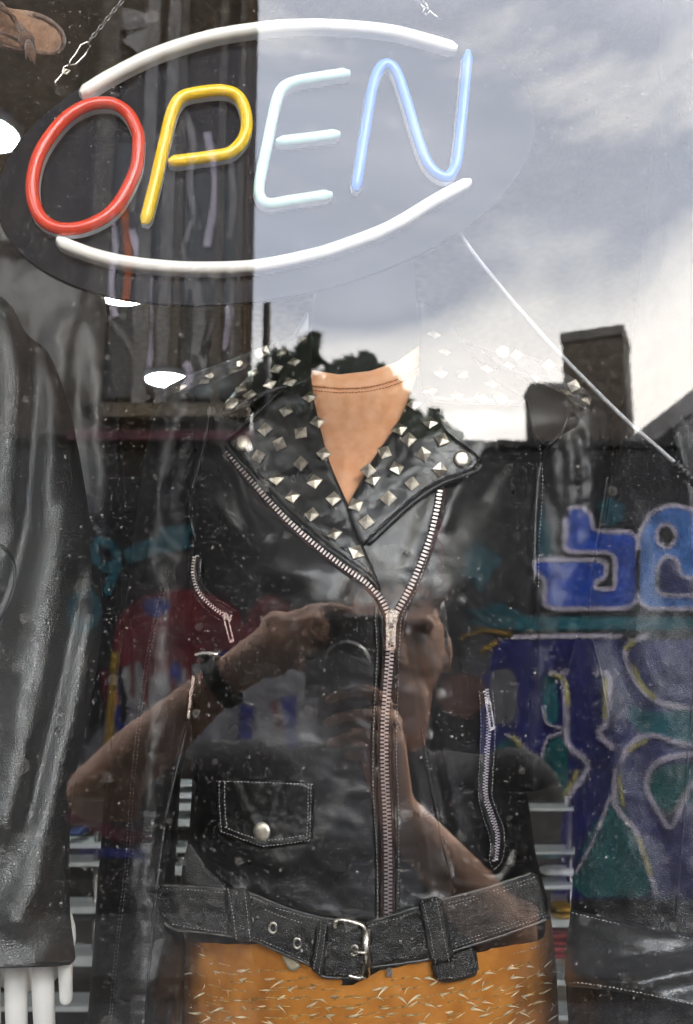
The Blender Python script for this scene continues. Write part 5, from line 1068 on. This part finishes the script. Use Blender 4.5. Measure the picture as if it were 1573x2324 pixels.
pb.capsule(HC+[-0.045, 0.086, 0.028], 0.012, HC+[0.045, 0.086, 0.028], 0.012)      # brow
for s_ in (-1, 1):
    pb.ell(HC+[s_*0.081, -0.008, -0.012], (0.010, 0.021, 0.033), 14, 10)
pb.capsule(HC+[0, -0.015, -0.06], 0.062, NK, 0.058)
ch_ = (SL+SR)/2; hip = np.array([ch_[0], -0.90, 0.86])
pb.capsule(ch_+[0, 0, -0.02], 0.095, hip, 0.12)
for S_, E_, W_, r0 in ((SL, EL, WL, 0.052), (SR, ER, WR, 0.052)):
    pb.capsule(S_, r0, E_, 0.043); mid = E_*0.65+W_*0.35; pb.capsule(E_, 0.042, mid, 0.044); pb.capsule(mid, 0.044, W_, 0.029)
for s_ in (-1, 1):
    kn = hip+[s_*0.10, 0.02, -0.42]; an = np.array([hip[0]+s_*0.11, -0.93, 0.08])
    pb.capsule(hip+[s_*0.085, 0, -0.05], 0.085, kn, 0.056); pb.capsule(kn, 0.056, an, 0.040); pb.capsule(an+[0, 0, -0.04], 0.036, an+[s_*0.02, 0.17, -0.045], 0.032)
def hand(W_, H_, fingers, thumb, flat):
    pb.capsule(W_, 0.028, H_, 0.033); pb.capsule(H_-flat*0.5, 0.024, H_+flat*0.5, 0.024)
    for ch_ in fingers+[thumb]:
        r = 0.0105
        for a, b in zip(ch_[:-1], ch_[1:]): pb.capsule(a, r, b, r*0.9, 10, 4); r *= 0.9
f = lambda *q: [m(*v) for v in q]
hand(WL, HL, [f((660, 1405, .655), (708, 1384, .65), (750, 1378, .645), (800, 1390, .645)), f((668, 1425, .645), (718, 1404, .632), (742, 1425, .64)), f((668, 1455, .642), (712, 1440, .630), (738, 1455, .640)), f((660, 1485, .642), (700, 1478, .632), (728, 1490, .642))], f((640, 1500, .68), (690, 1510, .705), (735, 1490, .72)), m(640, 1425, .655)-m(635, 1500, .655))
hand(WR, HR, [f((880, 1600, .645), (845, 1570, .628), (795, 1568, .622), (745, 1588, .632)), f((890, 1640, .645), (850, 1622, .626), (795, 1622, .622), (742, 1640, .632)), f((885, 1680, .648), (845, 1668, .630), (795, 1672, .626), (750, 1688, .634)), f((870, 1720, .655), (830, 1712, .64), (790, 1716, .636))], f((860, 1660, .70), (810, 1640, .715), (770, 1620, .715)), m(885, 1640, .665)-m(870, 1735, .665))
pe = remesh(pb.build('person', skin, None), 0.0052, 5); tag(pe, 'person in a dark T-shirt raising a black camera to the face, mirrored over the jacket', 'person')
def child(mb, name, mt, vox=0.007, it=8):
    o = mb.build(name, mt, pe)
    return remesh(o, vox, it) if vox else o
tb = MB()
tb.capsule(SL+[0.02, 0, -0.01], 0.076, SR+[-0.02, 0, -0.01], 0.076); tb.capsule((SL+SR)/2+[-0.10, -0.01, -0.06], 0.125, hip+[-0.05, -0.01, 0.02], 0.135); tb.capsule((SL+SR)/2+[0.10, -0.01, -0.06], 0.125, hip+[0.05, -0.01, 0.02], 0.135)
tb.capsule((SL+SR)/2+[0, 0.012, -0.06], 0.125, hip+[0, 0.008, 0.02], 0.135); tb.capsule((SL+SR)/2+[0, 0, 0.02], 0.085, NK+[0, 0, -0.02], 0.068)
tb.capsule(SL, 0.078, SL*0.42+EL*0.58, 0.070); tb.capsule(SR, 0.078, SR*0.45+ER*0.55, 0.070)
child(tb, 't_shirt', tshirt)
jb = MB(); jb.capsule(hip+[-0.07, 0, 0.02], 0.125, hip+[0.07, 0, 0.02], 0.125)
for s_ in (-1, 1):
    kn = hip+[s_*0.10, 0.02, -0.42]; an = np.array([hip[0]+s_*0.11, -0.93, 0.10]); jb.capsule(hip+[s_*0.085, 0, -0.05], 0.10, kn, 0.072); jb.capsule(kn, 0.072, an, 0.058)
child(jb, 'trousers', denim)
sb = MB()
for s_ in (-1, 1):
    an = np.array([hip[0]+s_*0.11, -0.93, 0.045]); sb.capsule(an, 0.044, an+[s_*0.02, 0.18, -0.004], 0.040)
child(sb, 'shoes', M['rubber'])
hb_ = MB()
def hv(v):
    k = 1.0 if not (v.y > 0.045 and v.z < 0.075) else 0.80
    if v.z < -0.02: k *= 0.90
    nz = 1+0.05*float(fbm(np.array(v.x*60), np.array(v.z*60+v.y*40), 91)); return v*k*nz
hb_.ell(HC+[0, -0.010, 0.012], (0.085, 0.101, 0.124), 40, 28, fn=hv)
for _ in range(420):
    a_, t_2 = rng.uniform(0, 2*math.pi), rng.uniform(0, 1.25)
    d = np.array([math.sin(t_2)*math.cos(a_), math.sin(t_2)*math.sin(a_), math.cos(t_2)])
    p = HC+[0, -0.010, 0.012]+d*np.array([0.084, 0.100, 0.123]); tdir = np.array([0.35*rng.normal(), 0.5, 0.75])*0.6+d
    hb_.tube([p-d*0.004, p+tdir*0.006, p+tdir*0.014], np.array([0.0035, 0.0026, 0.0008]), 5)
child(hb_, 'hair', hairm, None)
for s_ in (-1, 1): child(MB().ell(HC+[s_*0.033, 0.086, 0.008], (0.012, 0.010, 0.008), 12, 8), 'eye', mat('eye', (0.6, 0.58, 0.55), 0.2), None)
# the camera held up, portrait way round, right behind the viewpoint
kc = m(800, 1522, .66); pc = thing('photo_camera', kc-[0, 0, 0.075], 'black camera held upright in both hands, mirrored at the jacket front', 'camera')
bmc = MB().box(kc+[0, 0.0, 0], (0.044, 0.022, 0.076)); cb = bmc.build('body', blackp, pc, smooth=False)
bv = cb.modifiers.new('b', 'BEVEL'); bv.width = 0.008; bv.segments = 3
lx = 0.0; lz = CZ
MB().lathe((lx, kc[1], lz), [(0.030, 0.020), (0.034, 0.024), (0.034, 0.040), (0.031, 0.042), (0.033, 0.046), (0.033, 0.070), (0.029, 0.078), (0.027, 0.079), (0.024, 0.070), (0.0215, 0.068)], 36, 'Y').build('lens', blackp, pc, True, 35)
MB().lathe((lx, kc[1], lz), [(0.0215, 0.0665), (0.012, 0.0705), (0.001, 0.0715)], 32, 'Y').build('front_glass', mat('lens glass', (0.004, 0.004, 0.008), 0.04, spec=1.0), pc)
MB().box(kc+[-0.052, 0.004, 0.01], (0.012, 0.026, 0.045)).build('grip', blackp, pc, smooth=False)
MB().box(kc+[0.048, -0.004, 0.0], (0.012, 0.016, 0.026)).build('viewfinder', blackp, pc, smooth=False)
wt = thing('wristwatch', WL, 'dark wristwatch on the raised arm of the mirrored photographer', 'watch')
dW = (HL-WL)/np.linalg.norm(HL-WL); u_ = np.cross(dW, [0, 1, 0]); u_ /= np.linalg.norm(u_); w_ = np.cross(u_, dW)
q = [WL+0.034*(math.cos(t)*u_+math.sin(t)*w_) for t in np.linspace(0, 2*math.pi, 25)[:-1]]
V = []
for p in q:
    for k, h in ((-0.011, 0), (0.011, 0), (0.011, 0.004), (-0.011, 0.004)): V.append(p+dW*k+(p-WL)/0.034*h)
n = len(q); F = [[i*4+k, i*4+(k+1) % 4, ((i+1) % n)*4+(k+1) % 4, ((i+1) % n)*4+k] for i in range(n) for k in range(4)]
mesh_obj('strap', V, F, M['rubber'], wt, True, 40)
sgn_ = -1 if u_[2] > 0 else 1; fcp = WL-sgn_*u_*0.041
MB().ell(fcp, (0.017, 0.017, 0.007), 20, 10).build('case', M['nickel'], wt)
